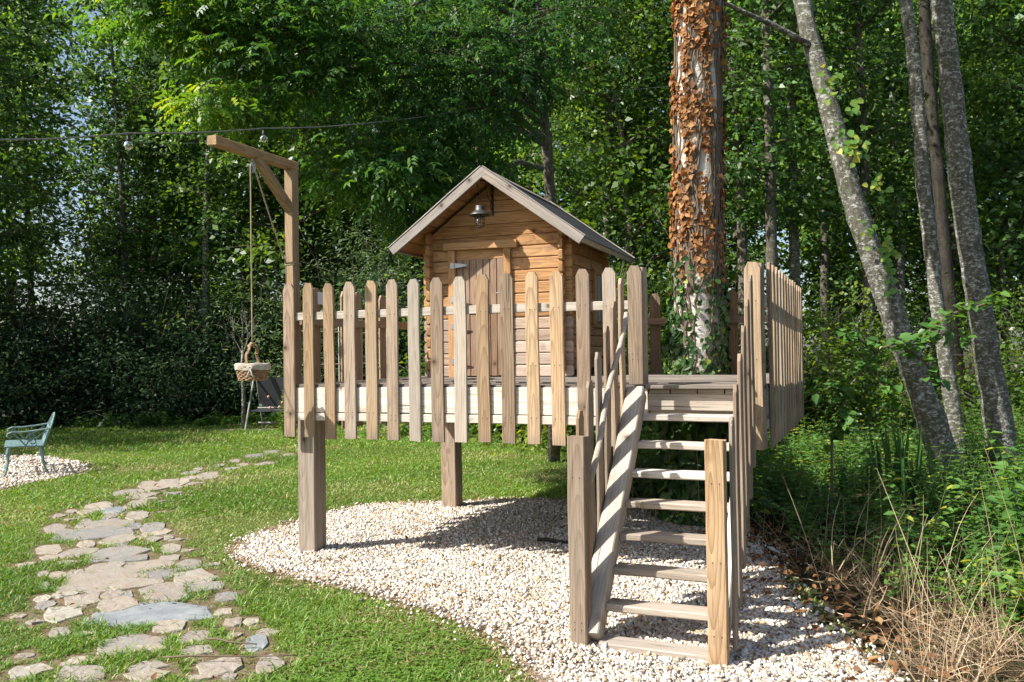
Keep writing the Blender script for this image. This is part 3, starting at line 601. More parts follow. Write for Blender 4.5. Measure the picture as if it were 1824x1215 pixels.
for j in range(6):
    t = 2*PI*j/6; c_, s_ = math.cos(t), math.sin(t); mb.tube([(lx+.045*c_, ly+.045*s_, 3.06), (lx+.05*c_, ly+.05*s_, 3.0), (lx+.05*c_, ly+.05*s_, 2.965), (lx+.035*c_, ly+.035*s_, 2.93), (lx, ly, 2.912)], .0022, 5)
mb.build('cage', LMD, la, HF)
m, nt = new_mat('clear_glass'); k = NT(nt); g = k.n('BsdfGlass'); g.inputs['Roughness'].default_value = .03; g.inputs['IOR'].default_value = 1.45; tr = k.n('BsdfTransparent'); mx = k.n('MixShader'); mx.inputs[0].default_value = .8
k.l(g.outputs[0], mx.inputs[2]); k.l(tr.outputs[0], mx.inputs[1]); k.out(mx.outputs[0]); CLEAR = m
MB().lathe([(.0, 3.06), (.034, 3.055), (.036, 2.98), (.03, 2.955), (.0, 2.945)], 16, (lx, ly, 0)).build('glass', CLEAR, la, HF, True)
MB().lathe([(.0, 3.06), (.012, 3.055), (.013, 3.03), (.019, 3.01), (.015, 2.985), (.0, 2.975)], 12, (lx, ly, 0)).build('bulb', plain('frosted_bulb', (.75, .73, .68), .3, 0, .5, 0), la, HF, True)

# ================================================================== hoist, rope and basket
ho = thing('timber_hoist', 'tall timber gallows hoist with braced arm at the platform corner', 'hoist', AB(-.058, .15, 1.16))
board('post', AB(-.058, .147, 1.16), AB(-.062, .147, 3.318), .088, .092, W_NEW, ho, U, ch=.007)
board('arm', AB(-.062, .197, 3.357), AB(-.058, -.845, 3.357), .074, .085, wood('mossy_arm_wood', (.42, .27, .13), (.32, .19, .085), (.14, .08, .035), (.28, .24, .15), .5, 1., moss=.5), ho, Z, ch=.006)
board('brace', AB(-.06, .12, 2.97), AB(-.06, -.335, 3.345), .07, .075, W_NEW, ho, U, ch=.006)
pu = link(bpy.data.objects.new('pulley', None), ho, Matrix.Translation(AB(-.058, -.37, 3.3)))
PF = frame(AB(-.058, -.37, 0), U, V, Z)
mb = MB(); mb.tube([(0, 0, 3.325), (0, 0, 3.30)], .006, 6); mb.tube([(.014*math.sin(t), 0, 3.285-.016*math.cos(t)) for t in [2*PI*i/12 for i in range(13)]], .004, 5); mb.build('eye', STEEL, pu, PF)
mb = MB(); mb.box(-.012, -.008, -.018, .018, 3.20, 3.275); mb.box(.008, .012, -.018, .018, 3.20, 3.275); mb.box(-.012, .012, -.01, .01, 3.262, 3.275); mb.tube([(-.016, 0, 3.235), (.016, 0, 3.235)], .005, 8); mb.build('housing', STEEL, pu, PF)
MB().tube([(-.006, 0, 3.235), (.006, 0, 3.235)], .026, 16).build('wheel', STEEL, pu, PF)
rope_m = plain('jute_rope', (.36, .29, .19), .9, 0, .1, .3, 60, .6)
rt = AB(-.058, -.37, 0)
mb = MB(); c0 = rt-V*.028
down = [Vector((c0.x, c0.y, 3.235-(3.235-1.80)*i/14)) for i in range(15)]
over = [rt + V*(.028*math.cos(t)) + Z*(3.235+.028*math.sin(t)) for t in [PI*i/6 for i in range(6)]]
tie = AB(-.09, .095, 2.50)
side = [over[0] + (tie-over[0])*(i/8) - Z*.05*math.sin(PI*i/8)*.4 for i in range(8, 0, -1)]
pts = side+over+down
mb.tube(pts, .0065, 6)
for dz in (0, .014): mb.tube([AB(-.058+sx*.047, .147+sy*.049, 2.49+dz) for sx, sy in ((-1, -1), (1, -1), (1, 1), (-1, 1), (-1, -1))], .006, 6)
mb.tube([down[-1]+Vector((.012*math.cos(t), .012*math.sin(t), .012*math.sin(2*t))) for t in [2*PI*i/10 for i in range(11)]], .008, 6)
tag(mb.build('hauling_rope', rope_m, None, None, True), 'thin beige rope running over the pulley down to the hanging basket', 'rope')
bc = Vector((c0.x, c0.y, 0)); BZ = 1.505
bk = thing('wicker_basket', 'small wicker basket with cream cloth lining hanging from the hoist rope', 'basket', (bc.x, bc.y, BZ))
BF = Matrix.Translation((bc.x, bc.y, 0)) @ Matrix.Rotation(-.25, 4, 'Z')
WIC = plain('wicker', (.30, .19, .10), .7, 0, .3, .35, 40, .5)
rx, ry = .138, .10
mb = MB()
for L_ in range(9):                                                     # woven strands in and out of the stakes
    z_ = BZ+.008+.0135*L_; f_ = .80+.20*(L_/8)
    mb.tube([((rx*f_+.005*math.cos(12*t+PI*(L_ % 2)))*math.cos(t), (ry*f_+.005*math.cos(12*t+PI*(L_ % 2)))*math.sin(t), z_) for t in [2*PI*i/72 for i in range(73)]], .0078, 5, False)
for j in range(24):
    t = 2*PI*j/24; mb.tube([(rx*.79*math.cos(t), ry*.79*math.sin(t), BZ), (rx*math.cos(t), ry*math.sin(t), BZ+.125)], .004, 5)
mb.add([(rx*.79*math.cos(t), ry*.79*math.sin(t), BZ+.004) for t in [2*PI*i/24 for i in range(24)]], [tuple(range(24))])
mb.build('woven_body', WIC, bk, BF, True)
CLOTH = plain('cream_cloth', (.38, .345, .28), .9, 0, .1, .12, 30, .3)
mb = MB(); N_ = 48; prof = [(.86, .10), (.97, .135), (1.04, .143), (1.09, .135), (1.10, .115), (1.085, .088)]
mb.add([((rx*q+.004*math.sin(7*t+i)*(i > 2))*math.cos(t), (ry*q+.004*math.sin(7*t+i)*(i > 2))*math.sin(t), BZ+z_+.003*math.sin(5*t)) for i, (q, z_) in enumerate(prof) for t in [2*PI*j/N_ for j in range(N_)]],
       [(i*N_+j, i*N_+(j+1) % N_, (i+1)*N_+(j+1) % N_, (i+1)*N_+j) for i in range(len(prof)-1) for j in range(N_)])
mb.build('cloth_lining', CLOTH, bk, BF, True)
mb = MB()
for off in (-.005, .005): mb.tube([(off+.01*math.sin(9*t), .092*math.cos(t), BZ+.10+.20*math.sin(t)) for t in [PI*i/16 for i in range(17)]], .0085, 6)
for i in range(7): mb.tube([(.015*math.cos(q), .092*math.cos(PI*(.08+i*.14))+.015*math.sin(q)*.6, BZ+.10+.2*math.sin(PI*(.08+i*.14))+.01*math.sin(q)) for q in [2*PI*j/8 for j in range(9)]], .004, 5)
mb.build('handle', WIC, bk, BF, True)
mb = MB()
for sx in (-1, 1):
    mb.tube([(.05+sx*.02*math.sin(t), -.115, BZ+.10+.014*(1-math.cos(t))*.5+sx*.002) for t in [PI*i/8 for i in range(9)]], .006, 5)
    mb.tube([(.05, -.117, BZ+.10), (.05+sx*.015, -.12, BZ+.06), (.05+sx*.035, -.118, BZ+.02)], [.006, .007, .008], 5)
mb.build('ribbon_bow', CLOTH, bk, BF, True)

# ================================================================== string lights
sl = thing('string_lights', 'string of clear globe bulbs on a dark cable across the clearing', 'string lights', at(232, 258, 7.3))
bulbs = [(232, 258, 7.3), (474, 246, 8.6), (672, 233, 9.9), (843, 206, 11.2), (985, 180, 12.5)]
ends = [at(-260, 236, 5.6)] + [at(x, y-16*7.3/d_, d_) + Z*.03 for x, y, d_ in bulbs] + [at(1215, 150, 14.6)]
mb = MB(); pts = []
for i in range(len(ends)-1):
    for j in range(8): t = j/8; pts.append(ends[i]*(1-t)+ends[i+1]*t - Z*.05*4*t*(1-t)*(.35 if i else 1))
pts.append(ends[-1]); mb.tube(pts, .0065, 5); mb.build('cable', plain('grey_cable', (.16, .16, .15), .5), sl)
BG = CLEAR
for x, y, d_ in bulbs:
    p = at(x, y, d_); f_ = Matrix.Translation(p)
    b_ = link(bpy.data.objects.new('bulb', None), sl, f_)
    MB().lathe([(.0, .038)]+[(.04*math.cos(t), .04*math.sin(t)) for t in [PI/2*.75-PI*1.5/2*1.17*i/10 for i in range(11)]]+[(0, -.04)], 16).build('globe', BG, b_, f_, True)
    MB().lathe([(.0, .095), (.014, .09), (.017, .06), (.02, .05), (.018, .034), (0, .034)], 12).build('socket', DARKIRON, b_, f_, True)
    mb = MB(); mb.tube([(0, 0, .034), (.004, 0, -.005), (0, .003, -.02), (-.004, 0, -.004), (0, 0, .03)], .0022, 5); mb.build('filament', plain('filament', (.7, .5, .2), .4, .5), b_, f_)

# ================================================================== garden bench
IRON = plain('blue_green_cast_iron', (.19, .30, .29), .5, .15, .4, .35, 25, .4)
bd = Vector((-.50, .866, 0)); fw = Vector((-.866, -.5, 0))
be = thing('garden_bench', 'pale blue cast iron garden bench with scrolled arms on its own gravel patch', 'bench', (-7.08, 12.46, 0))
BM = frame(Vector((-7.08, 12.46, .01)), fw, bd, Z); BL = 1.08
mb = MB()
mb.tube([(.28, 0, .43), (.28, BL, .43)], .018, 6); mb.tube([(-.2, 0, .41), (-.2, BL, .41)], .018, 6)
for j in range(15): y_ = BL*j/14; mb.tube([(.29, y_, .44), (.1, y_+.02*math.sin(j*2), .435), (-.21, y_, .42)], .0105, 5)
for x_ in (-.1, .05, .17): mb.tube([(x_, 0, .435), (x_, BL, .435)], .010, 5)
mb.build('seat', IRON, be, BM)
mb = MB(); bx = lambda z_: -.20-.36*(z_-.42)
top = [(bx(.70+.17*math.sin(PI*(i/20))), BL*i/20, .70+.17*math.sin(PI*i/20)) for i in range(21)]
mb.tube([(bx(.42), 0, .42)]+top+[(bx(.42), BL, .42)], .016, 6)
for j in range(1, 12):
    y_ = BL*j/12; zt = .70+.17*math.sin(PI*j/12); mb.tube([(bx(.43), y_, .43), (bx(.55), y_+.05*(-1)**j, .56), (bx(zt-.06), y_-.04*(-1)**j, zt-.07), (bx(zt), y_, zt)], .010, 5)
for j in range(6):
    y_ = BL*(j+.5)/6; zc = .60; mb.tube([(bx(zc+.06*math.sin(t)), y_+.07*math.cos(t), zc+.08*math.sin(t)) for t in [2*PI*i/12 for i in range(13)]], .009, 5)
mb.build('backrest', IRON, be, BM)
for y_ in (0, BL):
    mb = MB()
    mb.tube([(bx(.70), y_, .68), (-.1, y_, .655), (.08, y_, .64), (.2, y_, .645), (.25, y_, .625), (.26, y_, .59), (.235, y_, .57), (.205, y_, .58), (.20, y_, .60)], .014, 6)
    mb.tube([(.2, y_, .64), (.12, y_, .56), (.05, y_, .47), (.02, y_, .43)], .012, 6)
    mb.tube([(-.24, y_, .64), (-.12, y_, .56), (0, y_, .49), (.03, y_, .43)], .012, 6)
    mb.tube([(-.06+.06*math.cos(t)*(1-t/9), y_, .49+.06*math.sin(t)*(1-t/9)) for t in [.5*i for i in range(13)]], .010, 5)
    mb.build('armrest', IRON, be, BM)
    MB().tube([(.24, y_, .42), (.26, y_, .33), (.25, y_, .22), (.27, y_, .10), (.31, y_, 0)], [.03, .026, .02, .017, .02], 7).build('leg', IRON, be, BM)
    MB().tube([(-.17, y_, .42), (-.19, y_, .33), (-.19, y_, .2), (-.22, y_, .10), (-.27, y_, 0)], [.03, .026, .02, .017, .02], 7).build('leg', IRON, be, BM)

# ================================================================== swing seat far back, sapling, fence panel, plaque
GF = plain('grey_mesh_fabric', (.055, .058, .06), .8, 0, .2, .2, 60, .4); FRM = plain('pale_tube_frame', (.30, .29, .27), .5, .2)
ss = thing('garden_swing_seat', 'grey fabric garden swing seat standing in the shade before the hedge', 'swing seat', (-6.1, 20.2, 0))
SM = Matrix.Translation((-6.1, 20.2, 0)) @ Matrix.Rotation(-.12, 4, 'Z')
mb = MB(); mb.add([(x_, .15-.22*(z_-.45)+.03*math.sin(3*x_), z_) for z_ in (.50, .75, 1.0, 1.2) for x_ in (.05, .5, .95, 1.4)], [(r_*4+c_, r_*4+c_+1, r_*4+c_+5, r_*4+c_+4) for r_ in range(3) for c_ in range(3)])
o_ = mb.build('fabric_back', GF, ss, SM); o_.modifiers.new('thick', 'SOLIDIFY').thickness = .012
MB().box(.05, 1.4, -.35, .14, .42, .46).build('seat_cushion', GF, ss, SM)
for z_, y_ in ((.40, .17), (.48, .16)): MB().tube([(0, y_, z_), (1.45, y_, z_)], .022, 8).build('cross_rail', FRM, ss, SM)
MB().tube([(0, .2, .12), (1.45, .2, .12)], .026, 8).build('base_rail', FRM, ss, SM)
for x_ in (0, 1.45):
    MB().tube([(x_, .45, .0), (x_, .05, 1.42)], .024, 8).build('leg', FRM, ss, SM); MB().tube([(x_, -.55, .0), (x_, .05, 1.42)], .024, 8).build('leg', FRM, ss, SM)
HP = plain('white_coated_wire', (.55, .55, .53), .4, .2)
hf = thing('hoop_top_wire_panel', 'white wire panel with hooped tops closing the platform side behind the pickets', 'wire fence', AB(-.05, 1.2, 1.46))
for j in range(8):
    b_ = .30+.2*j; MB().tube([AB(-.045, b_, 1.2), AB(-.045, b_, 2.02)]+[AB(-.045, b_+.06-.06*math.cos(t), 2.02+.09*math.sin(t)) for t in [PI*i/8 for i in range(1, 8)]]+[AB(-.045, b_+.12, 2.02), AB(-.045, b_+.12, 1.2)], .0055, 5).build('hoop', HP, hf)
for z_ in (1.62, 1.92): MB().tube([AB(-.045, .25, z_), AB(-.045, 1.9, z_)], .005, 5).build('cross_wire', HP, hf)
pl = MB(); pl.box(-.045, .045, 0, .008, 0, .11); pl.box(.03, .036, -.002, .0, .095, .101)
tag(pl.build('small_plaque', plain('white_plate', (.75, .75, .74), .5, 0, .4, .05), None, frame(AB(.018, .45, 2.16), V, -U, Z)), 'small blank white plate fixed to a side picket near the corner', 'plate')
# ================================================================== foliage helpers
def unit(a): return a/np.maximum(np.linalg.norm(a, axis=-1, keepdims=True), 1e-9)
class LB:
    'collects leaves for one mesh'
    def __init__(s): s.P = []; s.A = []; s.N = []; s.L = []; s.W = []; s.T = []
    def add(s, P, A, N, L, W, T):
        n = len(P); s.P.append(np.asarray(P, float).reshape(-1, 3)); s.A.append(np.broadcast_to(A, (n, 3))); s.N.append(np.broadcast_to(N, (n, 3)))
        s.L.append(np.broadcast_to(L, (n,))); s.W.append(np.broadcast_to(W, (n,))); s.T.append(np.broadcast_to(T, (n,)))
    def mesh(s, name, mat, fold=.22, six=False, droop=.12):
        P, A, N = np.concatenate(s.P), unit(np.concatenate(s.A)), np.concatenate(s.N)
        L, W, T = np.concatenate(s.L)[:, None], np.concatenate(s.W)[:, None], np.concatenate(s.T)
        S = unit(np.cross(A, N)); N = np.cross(S, A); n = len(P)
        tip = P+A*L-N*L*droop
        if six:
            v = np.stack([P, P+A*L*.28-S*W*.5+N*W*fold, P+A*L*.66-S*W*.40+N*W*fold*.7-N*L*droop*.4, tip, P+A*L*.66+S*W*.40+N*W*fold*.7-N*L*droop*.4, P+A*L*.28+S*W*.5+N*W*fold], 1)
            q = np.array([(0, 3, 2, 1), (0, 5, 4, 3)]); nv = 6
        else:
            v = np.stack([P, P+A*L*.42-S*W*.5+N*W*fold, tip, P+A*L*.42+S*W*.5+N*W*fold], 1); q = np.array([(0, 3, 2, 1)]); nv = 4
        Q = (q[None]+np.arange(n)[:, None, None]*nv).reshape(-1, 4)
        me = mesh_np(name, v.reshape(-1, 3), Q, tint=np.repeat(T, nv)); me.materials.append(mat); return me
def rdir(rg, n, zb=0., zs=1.):
    d = rg.normal(0, 1, (n, 3)); d[:, 2] = d[:, 2]*zs+zb; return unit(d)
LEAF_WOOD = leafmat('woodland_leaves', [(0, (0.021, 0.049, 0.014)), (.4, (0.062, 0.139, 0.033)), (.75, (0.138, 0.278, 0.055)), (1, (0.308, 0.460, 0.081))], .42, .42, .4)
LEAF_LIGHT = leafmat('bright_leaves', [(0, (0.042, 0.085, 0.018)), (.45, (0.075, 0.152, 0.026)), (.8, (0.128, 0.221, 0.034)), (1, (0.254, 0.305, 0.045))], .48, .38, .45)
LEAF_WILLOW = leafmat('willow_leaves', [(0, (0.041, 0.084, 0.034)), (.5, (0.094, 0.160, 0.059)), (.85, (0.168, 0.243, 0.084)), (1, (0.281, 0.337, 0.094))], .35, .52, .3)
LEAF_HEDGE = leafmat('hedge_leaves', [(0, (0.014, 0.032, 0.014)), (.5, (0.030, 0.070, 0.025)), (.9, (0.055, 0.110, 0.035)), (1, (0.138, 0.193, 0.042))], .3, .58, .25)
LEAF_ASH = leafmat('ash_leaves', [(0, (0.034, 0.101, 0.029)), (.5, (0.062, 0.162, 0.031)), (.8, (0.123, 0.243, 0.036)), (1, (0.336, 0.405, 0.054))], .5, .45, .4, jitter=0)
LEAF_HERB = leafmat('herb_leaves', [(0, (0.038, 0.102, 0.026)), (.5, (0.085, 0.198, 0.041)), (.85, (0.151, 0.291, 0.057)), (1, (0.451, 0.451, 0.075))], .42, .42, .4, jitter=0)
LEAF_DEADIVY = leafmat('dead_ivy_leaves', [(0, (0.104, 0.047, 0.019)), (.4, (0.226, 0.103, 0.035)), (.75, (0.358, 0.176, 0.053)), (1, (0.434, 0.257, 0.108))], .25, .55, .3, jitter=0)
LEAF_IVY = leafmat('ivy_leaves', [(0, (0.016, 0.046, 0.016)), (.5, (0.036, 0.091, 0.023)), (.85, (0.091, 0.169, 0.033)), (1, (0.247, 0.286, 0.039))], .25, .42, .4, jitter=0)
LEAF_DRY = leafmat('dry_leaves', [(0, (.10, .045, .02)), (.5, (.22, .11, .045)), (1, (.38, .24, .11))], .2, .7, .2, jitter=0)
STRAW = leafmat('straw', [(0, (0.184, 0.115, 0.063)), (.5, (0.391, 0.287, 0.172)), (1, (0.575, 0.460, 0.310))], .15, .7, .2, jitter=0)
GRASS_M = leafmat('grass_blades', [(0, (0.072, 0.157, 0.023)), (.45, (0.123, 0.247, 0.033)), (.72, (0.187, 0.320, 0.046)), (.86, (0.317, 0.363, 0.099)), (1, (0.490, 0.445, 0.231))], .35, .5, .3, jitter=0)
BARK_DARK = bark('dark_bark', (.075, .06, .045), (.15, .125, .10), (.20, .20, .17), 1, .3)
BARK_GREY = bark('lichened_grey_bark', (.075, .067, .05), (.17, .157, .125), (.48, .49, .44), 1.7, .45)
BARK_PALE = bark('smooth_pale_bark', (.46, .415, .35), (.58, .53, .46), (.64, .61, .55), .7, .06)
STEM = plain('green_stem', (.09, .12, .04), .6); TWIG = plain('brown_twig', (.14, .10, .065), .8)

def make_tree(seed, H, r0, cb, R, nl, ncl, nlf, LL, LW, mat, barkm, form='tree', sig=.42, tintb=0.):
    'one trunk mesh (with its limbs) and one crown mesh'
    rg = np.random.default_rng(seed); mb = MB(); lb = LB()
    lean = rg.normal(0, .035, 2)*H; ph_ = rg.uniform(0, 6.28, 2)
    tp = lambda t: np.array([lean[0]*t*t+.012*H*math.sin(5*t+ph_[0])*t, lean[1]*t*t+.012*H*math.sin(4*t+ph_[1])*t, H*t])
    if form == 'tree': mb.tube([tp(t) for t in np.linspace(0, .97, 11)], [r0*(1.25 if t == 0 else 1-.86*t) for t in np.linspace(0, .97, 11)], 9)
    for i in range(nl):
        u_ = (i+.5)/nl; az = i*2.399+rg.uniform(-.4, .4)
        if form == 'tree':
            h = cb+(H*.95-cb)*u_**.9; p0 = tp(h/H); prof = math.sin(PI*min(1, (.18+.82*(1-u_))*.95))**.7*(1-.35*u_); up = .15+.55*u_; ln = R*max(.35, prof)*rg.uniform(.8, 1.15)
        else:
            p0 = np.array([rg.normal(0, .12)*R, rg.normal(0, .12)*R, .05]); el = rg.uniform(.12, 1.5); up = math.tan(min(el, 1.35)); ln = 1/math.hypot(math.cos(el)/R, math.sin(el)/H)*rg.uniform(.82, 1.05)
        d = unit(np.array([math.cos(az), math.sin(az), up])); bend = rg.normal(0, .18, 3); bend[2] -= .12
        path_ = [p0+d*ln*t+bend*ln*t*t*.6 for t in np.linspace(0, 1, 6)]
        rr = r0*(.34 if form == 'tree' else .3)*(1-.5*u_)
        mb.tube(path_, [max(rr*(1-.85*t), .008) for t in np.linspace(0, 1, 6)], 5, False)
        for c in range(ncl):
            t = .28+.74*(c+rg.random())/ncl; q = p0+d*ln*t+bend*ln*t*t*.6
            q = q+rg.normal(0, .20, 3)*ln*(.3+.5*t)*np.array([1, 1, .7])
            if form != 'tree': q[2] = max(q[2], .12)
            n = max(6, int(nlf*rg.uniform(.55, 1.45))); sg = sig*rg.uniform(.7, 1.25)
            off = rg.normal(0, 1, (n, 3))*np.array([1, 1, .62])*sg
            P = q+off
            if form != 'tree': P[:, 2] = np.abs(P[:, 2])+.02
            A = unit(off*np.array([1, 1, .4])+rg.normal(0, .5, (n, 3))*sg+np.array([0, 0, -.35])*sg)
            cn = unit(rg.normal(0, .5, 3)+np.array([d[0]*.7, d[1]*.7, .8])); N = unit(rg.normal(0, .36, (n, 3))+cn)
            s = rg.uniform(.55, 1.25, n)*rg.uniform(.75, 1.3)
            tint = np.clip(.42+tintb+rg.normal(0, .2)+off[:, 2]/sg*.10+rg.normal(0, .13, n), 0, 1)
            lb.add(P, A, N, LL*s, LW*s, tint)
            if c % 2 == 0: mb.tube([path_[min(5, int(t*5))], q, q+off[0]], [max(rr*.3, .006), .006, .003], 3, False)
    tm = mb.mesh('trunk', True); tm.materials.append(barkm)
    return tm, lb.mesh('crown', mat)
PROTO = {
 'slender': [make_tree(s, 14, .13, 4.6, 2.3, 24, 9, 38, .165, .105, LEAF_WOOD, BARK_DARK, sig=.33) for s in (1, 2, 3)],
 'broad': [make_tree(s, 13, .2, 1.6, 3.5, 30, 10, 38, .18, .115, m_, BARK_DARK, sig=.38, tintb=tb) for s, m_, tb in ((4, LEAF_WOOD, 0.), (5, LEAF_WOOD, .1), (6, LEAF_LIGHT, 0.))],
 'willow': [make_tree(s, 6, .10, .3, 2.6, 44, 8, 44, .13, .032, LEAF_WILLOW, BARK_DARK, 'shrub', .34) for s in (7, 8)],
 'hedge': [make_tree(s, 3.6, .09, .2, 2.3, 46, 7, 44, .105, .055, LEAF_HEDGE, BARK_DARK, 'shrub', .30) for s in (9, 10)],
 'airy': [make_tree(15, 11, .09, 1.0, 3.2, 26, 8, 40, .13, .07, LEAF_WOOD, BARK_DARK, sig=.36, tintb=.12)],
 'pole': [make_tree(s, 16, .15, 4.5, 2.1, 22, 8, 36, .16, .10, LEAF_WOOD, bk_, sig=.34) for s, bk_ in ((16, BARK_DARK), (17, BARK_GREY), (18, BARK_DARK))],
 'bush': [make_tree(s, 3.4, .07, .2, 1.7, 40, 7, 40, .10, .062, LEAF_LIGHT, BARK_DARK, 'shrub', .26) for s in (12, 13)],
}
_pc = {}
def plant_tree(kind, name, label, cat, x, y, sc=1., group=None, var=None, zoff=0.):
    n = _pc.get(kind, 0); _pc[kind] = n+1; tm, cm = PROTO[kind][(n if var is None else var) % len(PROTO[kind])]
    t = thing(name, label, cat, (x, y, zoff), group, (n*2.4+x) % 6.28, sc*(1+.08*math.sin(n*3.7)))
    obj('trunk' if kind in ('slender', 'broad', 'pole') else 'stems', tm, t, WM[t.name]); obj('crown', cm, t, WM[t.name]); return t
X = lambda px, y: (px-912)/1520*y
G1 = 'slender trees of the wood'; G2 = 'broad trees of the wood'; G3 = 'tall trees closing the back of the wood'
for kd, px, y, s, lab in (('slender', 60, 29, 1.05, 'slender tree with sky showing through its crown at the far left of the wood'), ('pole', 222, 25.5, .9, 'bare-stemmed tree rising behind the leftmost bulb of the string lights'),
    ('slender', 335, 27, 1.0, 'slender tree rising just left of the hoist arm tip'), ('pole', 368, 24.8, .95, 'bare-stemmed tree whose trunk shows below the hoist arm tip'), ('slender', 425, 29, 1.05, 'slender tree rising behind the hoist rope'), ('pole', 475, 26, .95, 'bare-stemmed tree rising behind the hoist brace'),
    ('pole', 562, 29, 1.1, 'bare-stemmed tree rising just right of the hoist post'), ('slender', 640, 27, 1.0, 'slender tree midway between the hoist post and the playhouse roof'), ('slender', 860, 22, .95, 'slender tree straight behind the playhouse ridge'), ('pole', 1085, 20, .9, 'bare-stemmed tree just behind the right slope of the playhouse roof'),
    ('pole', 1325, 19, 1.0, 'bare-stemmed dark tree next to the right side of the ivy-clad trunk'), ('pole', 1378, 17.5, 1.0, 'dark bare-stemmed tree above the right-hand picket fence'), ('pole', 1418, 21, 1.0, 'bare-stemmed tree just beyond the far end of the right-hand picket fence'), ('pole', 1470, 24, 1.05, 'bare-stemmed tree partly behind the upper leaning trunk'),
    ('pole', 1545, 20, .95, 'bare-stemmed tree in the gap right of the leaning trunk'), ('pole', 1605, 25, 1.1, 'bare-stemmed tree just left of the thin lichened trunk'), ('slender', 1790, 27, 1.1, 'slender tree beyond the stout lichened trunk'), ('pole', 1835, 22, 1., 'bare-stemmed tree cut by the right edge of the picture')):
    plant_tree(kd, 'slender_tree', lab, 'tree', X(px, y), y, s, G1)
for px, y, s, lab in ((-90, 26, 1.15, 'broad tree cut by the left edge of the picture above the bench'), (250, 27, .85, 'broad tree behind the rounded willow'), (520, 25.5, .85, 'broad tree behind the top of the hoist post'), (760, 26, 1.0, 'broad tree behind the left slope of the playhouse roof'), (960, 24, 1.0, 'broad tree to the right of the playhouse ridge'),
    (1130, 19.5, .8, 'broad bright tree between the playhouse and the ivy-clad trunk'), (1200, 26, 1.05, 'broad tree hidden mostly by the ivy-clad trunk'), (1560, 27, 1.0, 'broad tree between the leaning and the thin lichened trunks'), (1700, 30, 1.1, 'broad tree behind the thin and stout lichened trunks'), (1880, 22, .95, 'broad tree at the right edge of the wood')):
    plant_tree('broad', 'broad_tree', lab, 'tree', X(px, y), y, s, G2)
for i, px in enumerate([-120, 20]+list(range(270, 2060, 175))):
    y = 35+3.5*math.sin(i*2.1); plant_tree('broad', 'tall_tree', 'tall tree forming the dense green backdrop deep in the wood', 'tree', X(px, y), y, 1.35, G3)
for i, px in enumerate(range(360, 1900, 230)):
    y = 46+3*math.sin(i*1.7); plant_tree('broad', 'tall_tree', 'tall tree forming the dense green backdrop deep in the wood', 'tree', X(px, y), y, 1.8, G3)
plant_tree('willow', 'willow_tree', 'rounded dark green willow behind the hedge with thin leaning stems', 'tree', X(250, 27), 27, 1.45)
plant_tree('willow', 'willow_shrub', 'pale grey-green willow shrub rising behind the hoist arm', 'shrub', X(610, 24.5), 24.5, 1.2)
plant_tree('willow', 'willow_shrub', 'dark willow shrub between the hoist post and the playhouse', 'shrub', X(705, 25), 25, 1.05)
for px, y, s, lab in ((-60, 22, 1.1, 'dark hedge shrub cut by the left edge of the picture'), (15, 23.5, 1.15, 'dark hedge shrub behind the seat of the blue bench'), (95, 23, 1.1, 'dark hedge shrub behind the backrest of the blue bench'), (175, 23.5, 1.0, 'dark hedge shrub second to the right of the bench'), (250, 23, 1.0, 'lowest dark hedge shrub midway between bench and basket'),
    (330, 23.8, 1.05, 'dark hedge shrub third from the basket on its left'), (405, 26, 1.05, 'dark hedge shrub just left of the hanging basket'), (470, 26.5, 1.1, 'dark hedge shrub behind the hanging basket and swing seat'), (560, 25, 1.2, 'dark hedge shrub behind the foot of the hoist post'), (640, 23, 1.05, 'dark hedge shrub behind the left part of the front pickets'), (730, 23.5, 1.15, 'dark hedge shrub just left of the playhouse wall'), (800, 24, 1.1, 'dark hedge shrub hidden behind the playhouse')):
    plant_tree('hedge', 'hedge_shrub', lab, 'shrub', X(px, y), y, s, 'shrubs of the dark hedge')
for px, y, s, lab in ((1065, 14.5, .95, 'glossy bright bush right beside the playhouse side wall'), (1150, 15.5, 1.15, 'tall glossy bush between playhouse and ivy-clad trunk'), (1020, 17, 1.2, 'glossy bush behind the right eave of the playhouse'), (1330, 14.5, .85, 'glossy bush behind the stair end post'), (1460, 14.2, .75, 'low glossy bush just beyond the right-hand picket fence'), (1560, 19, .95, 'glossy bush left of the leaning trunk foot'), (1860, 15, .85, 'glossy bush at the right edge behind the stout trunk'), (900, 19, 1.2, 'glossy bush behind the playhouse roof')):
    plant_tree('bush', 'understory_bush', lab, 'bush', X(px, y), y, s, 'understory bushes')
for x, y, s in ((-15.2, 17.4, .82), (-18, 21, .9), (-16.6, 14.3, .86), (-14.6, 22.6, .8)):
    plant_tree('broad', 'shade_tree', 'tall tree outside the picture whose shade lies across the back lawn', 'tree', x, y, s, 'trees beside the clearing')

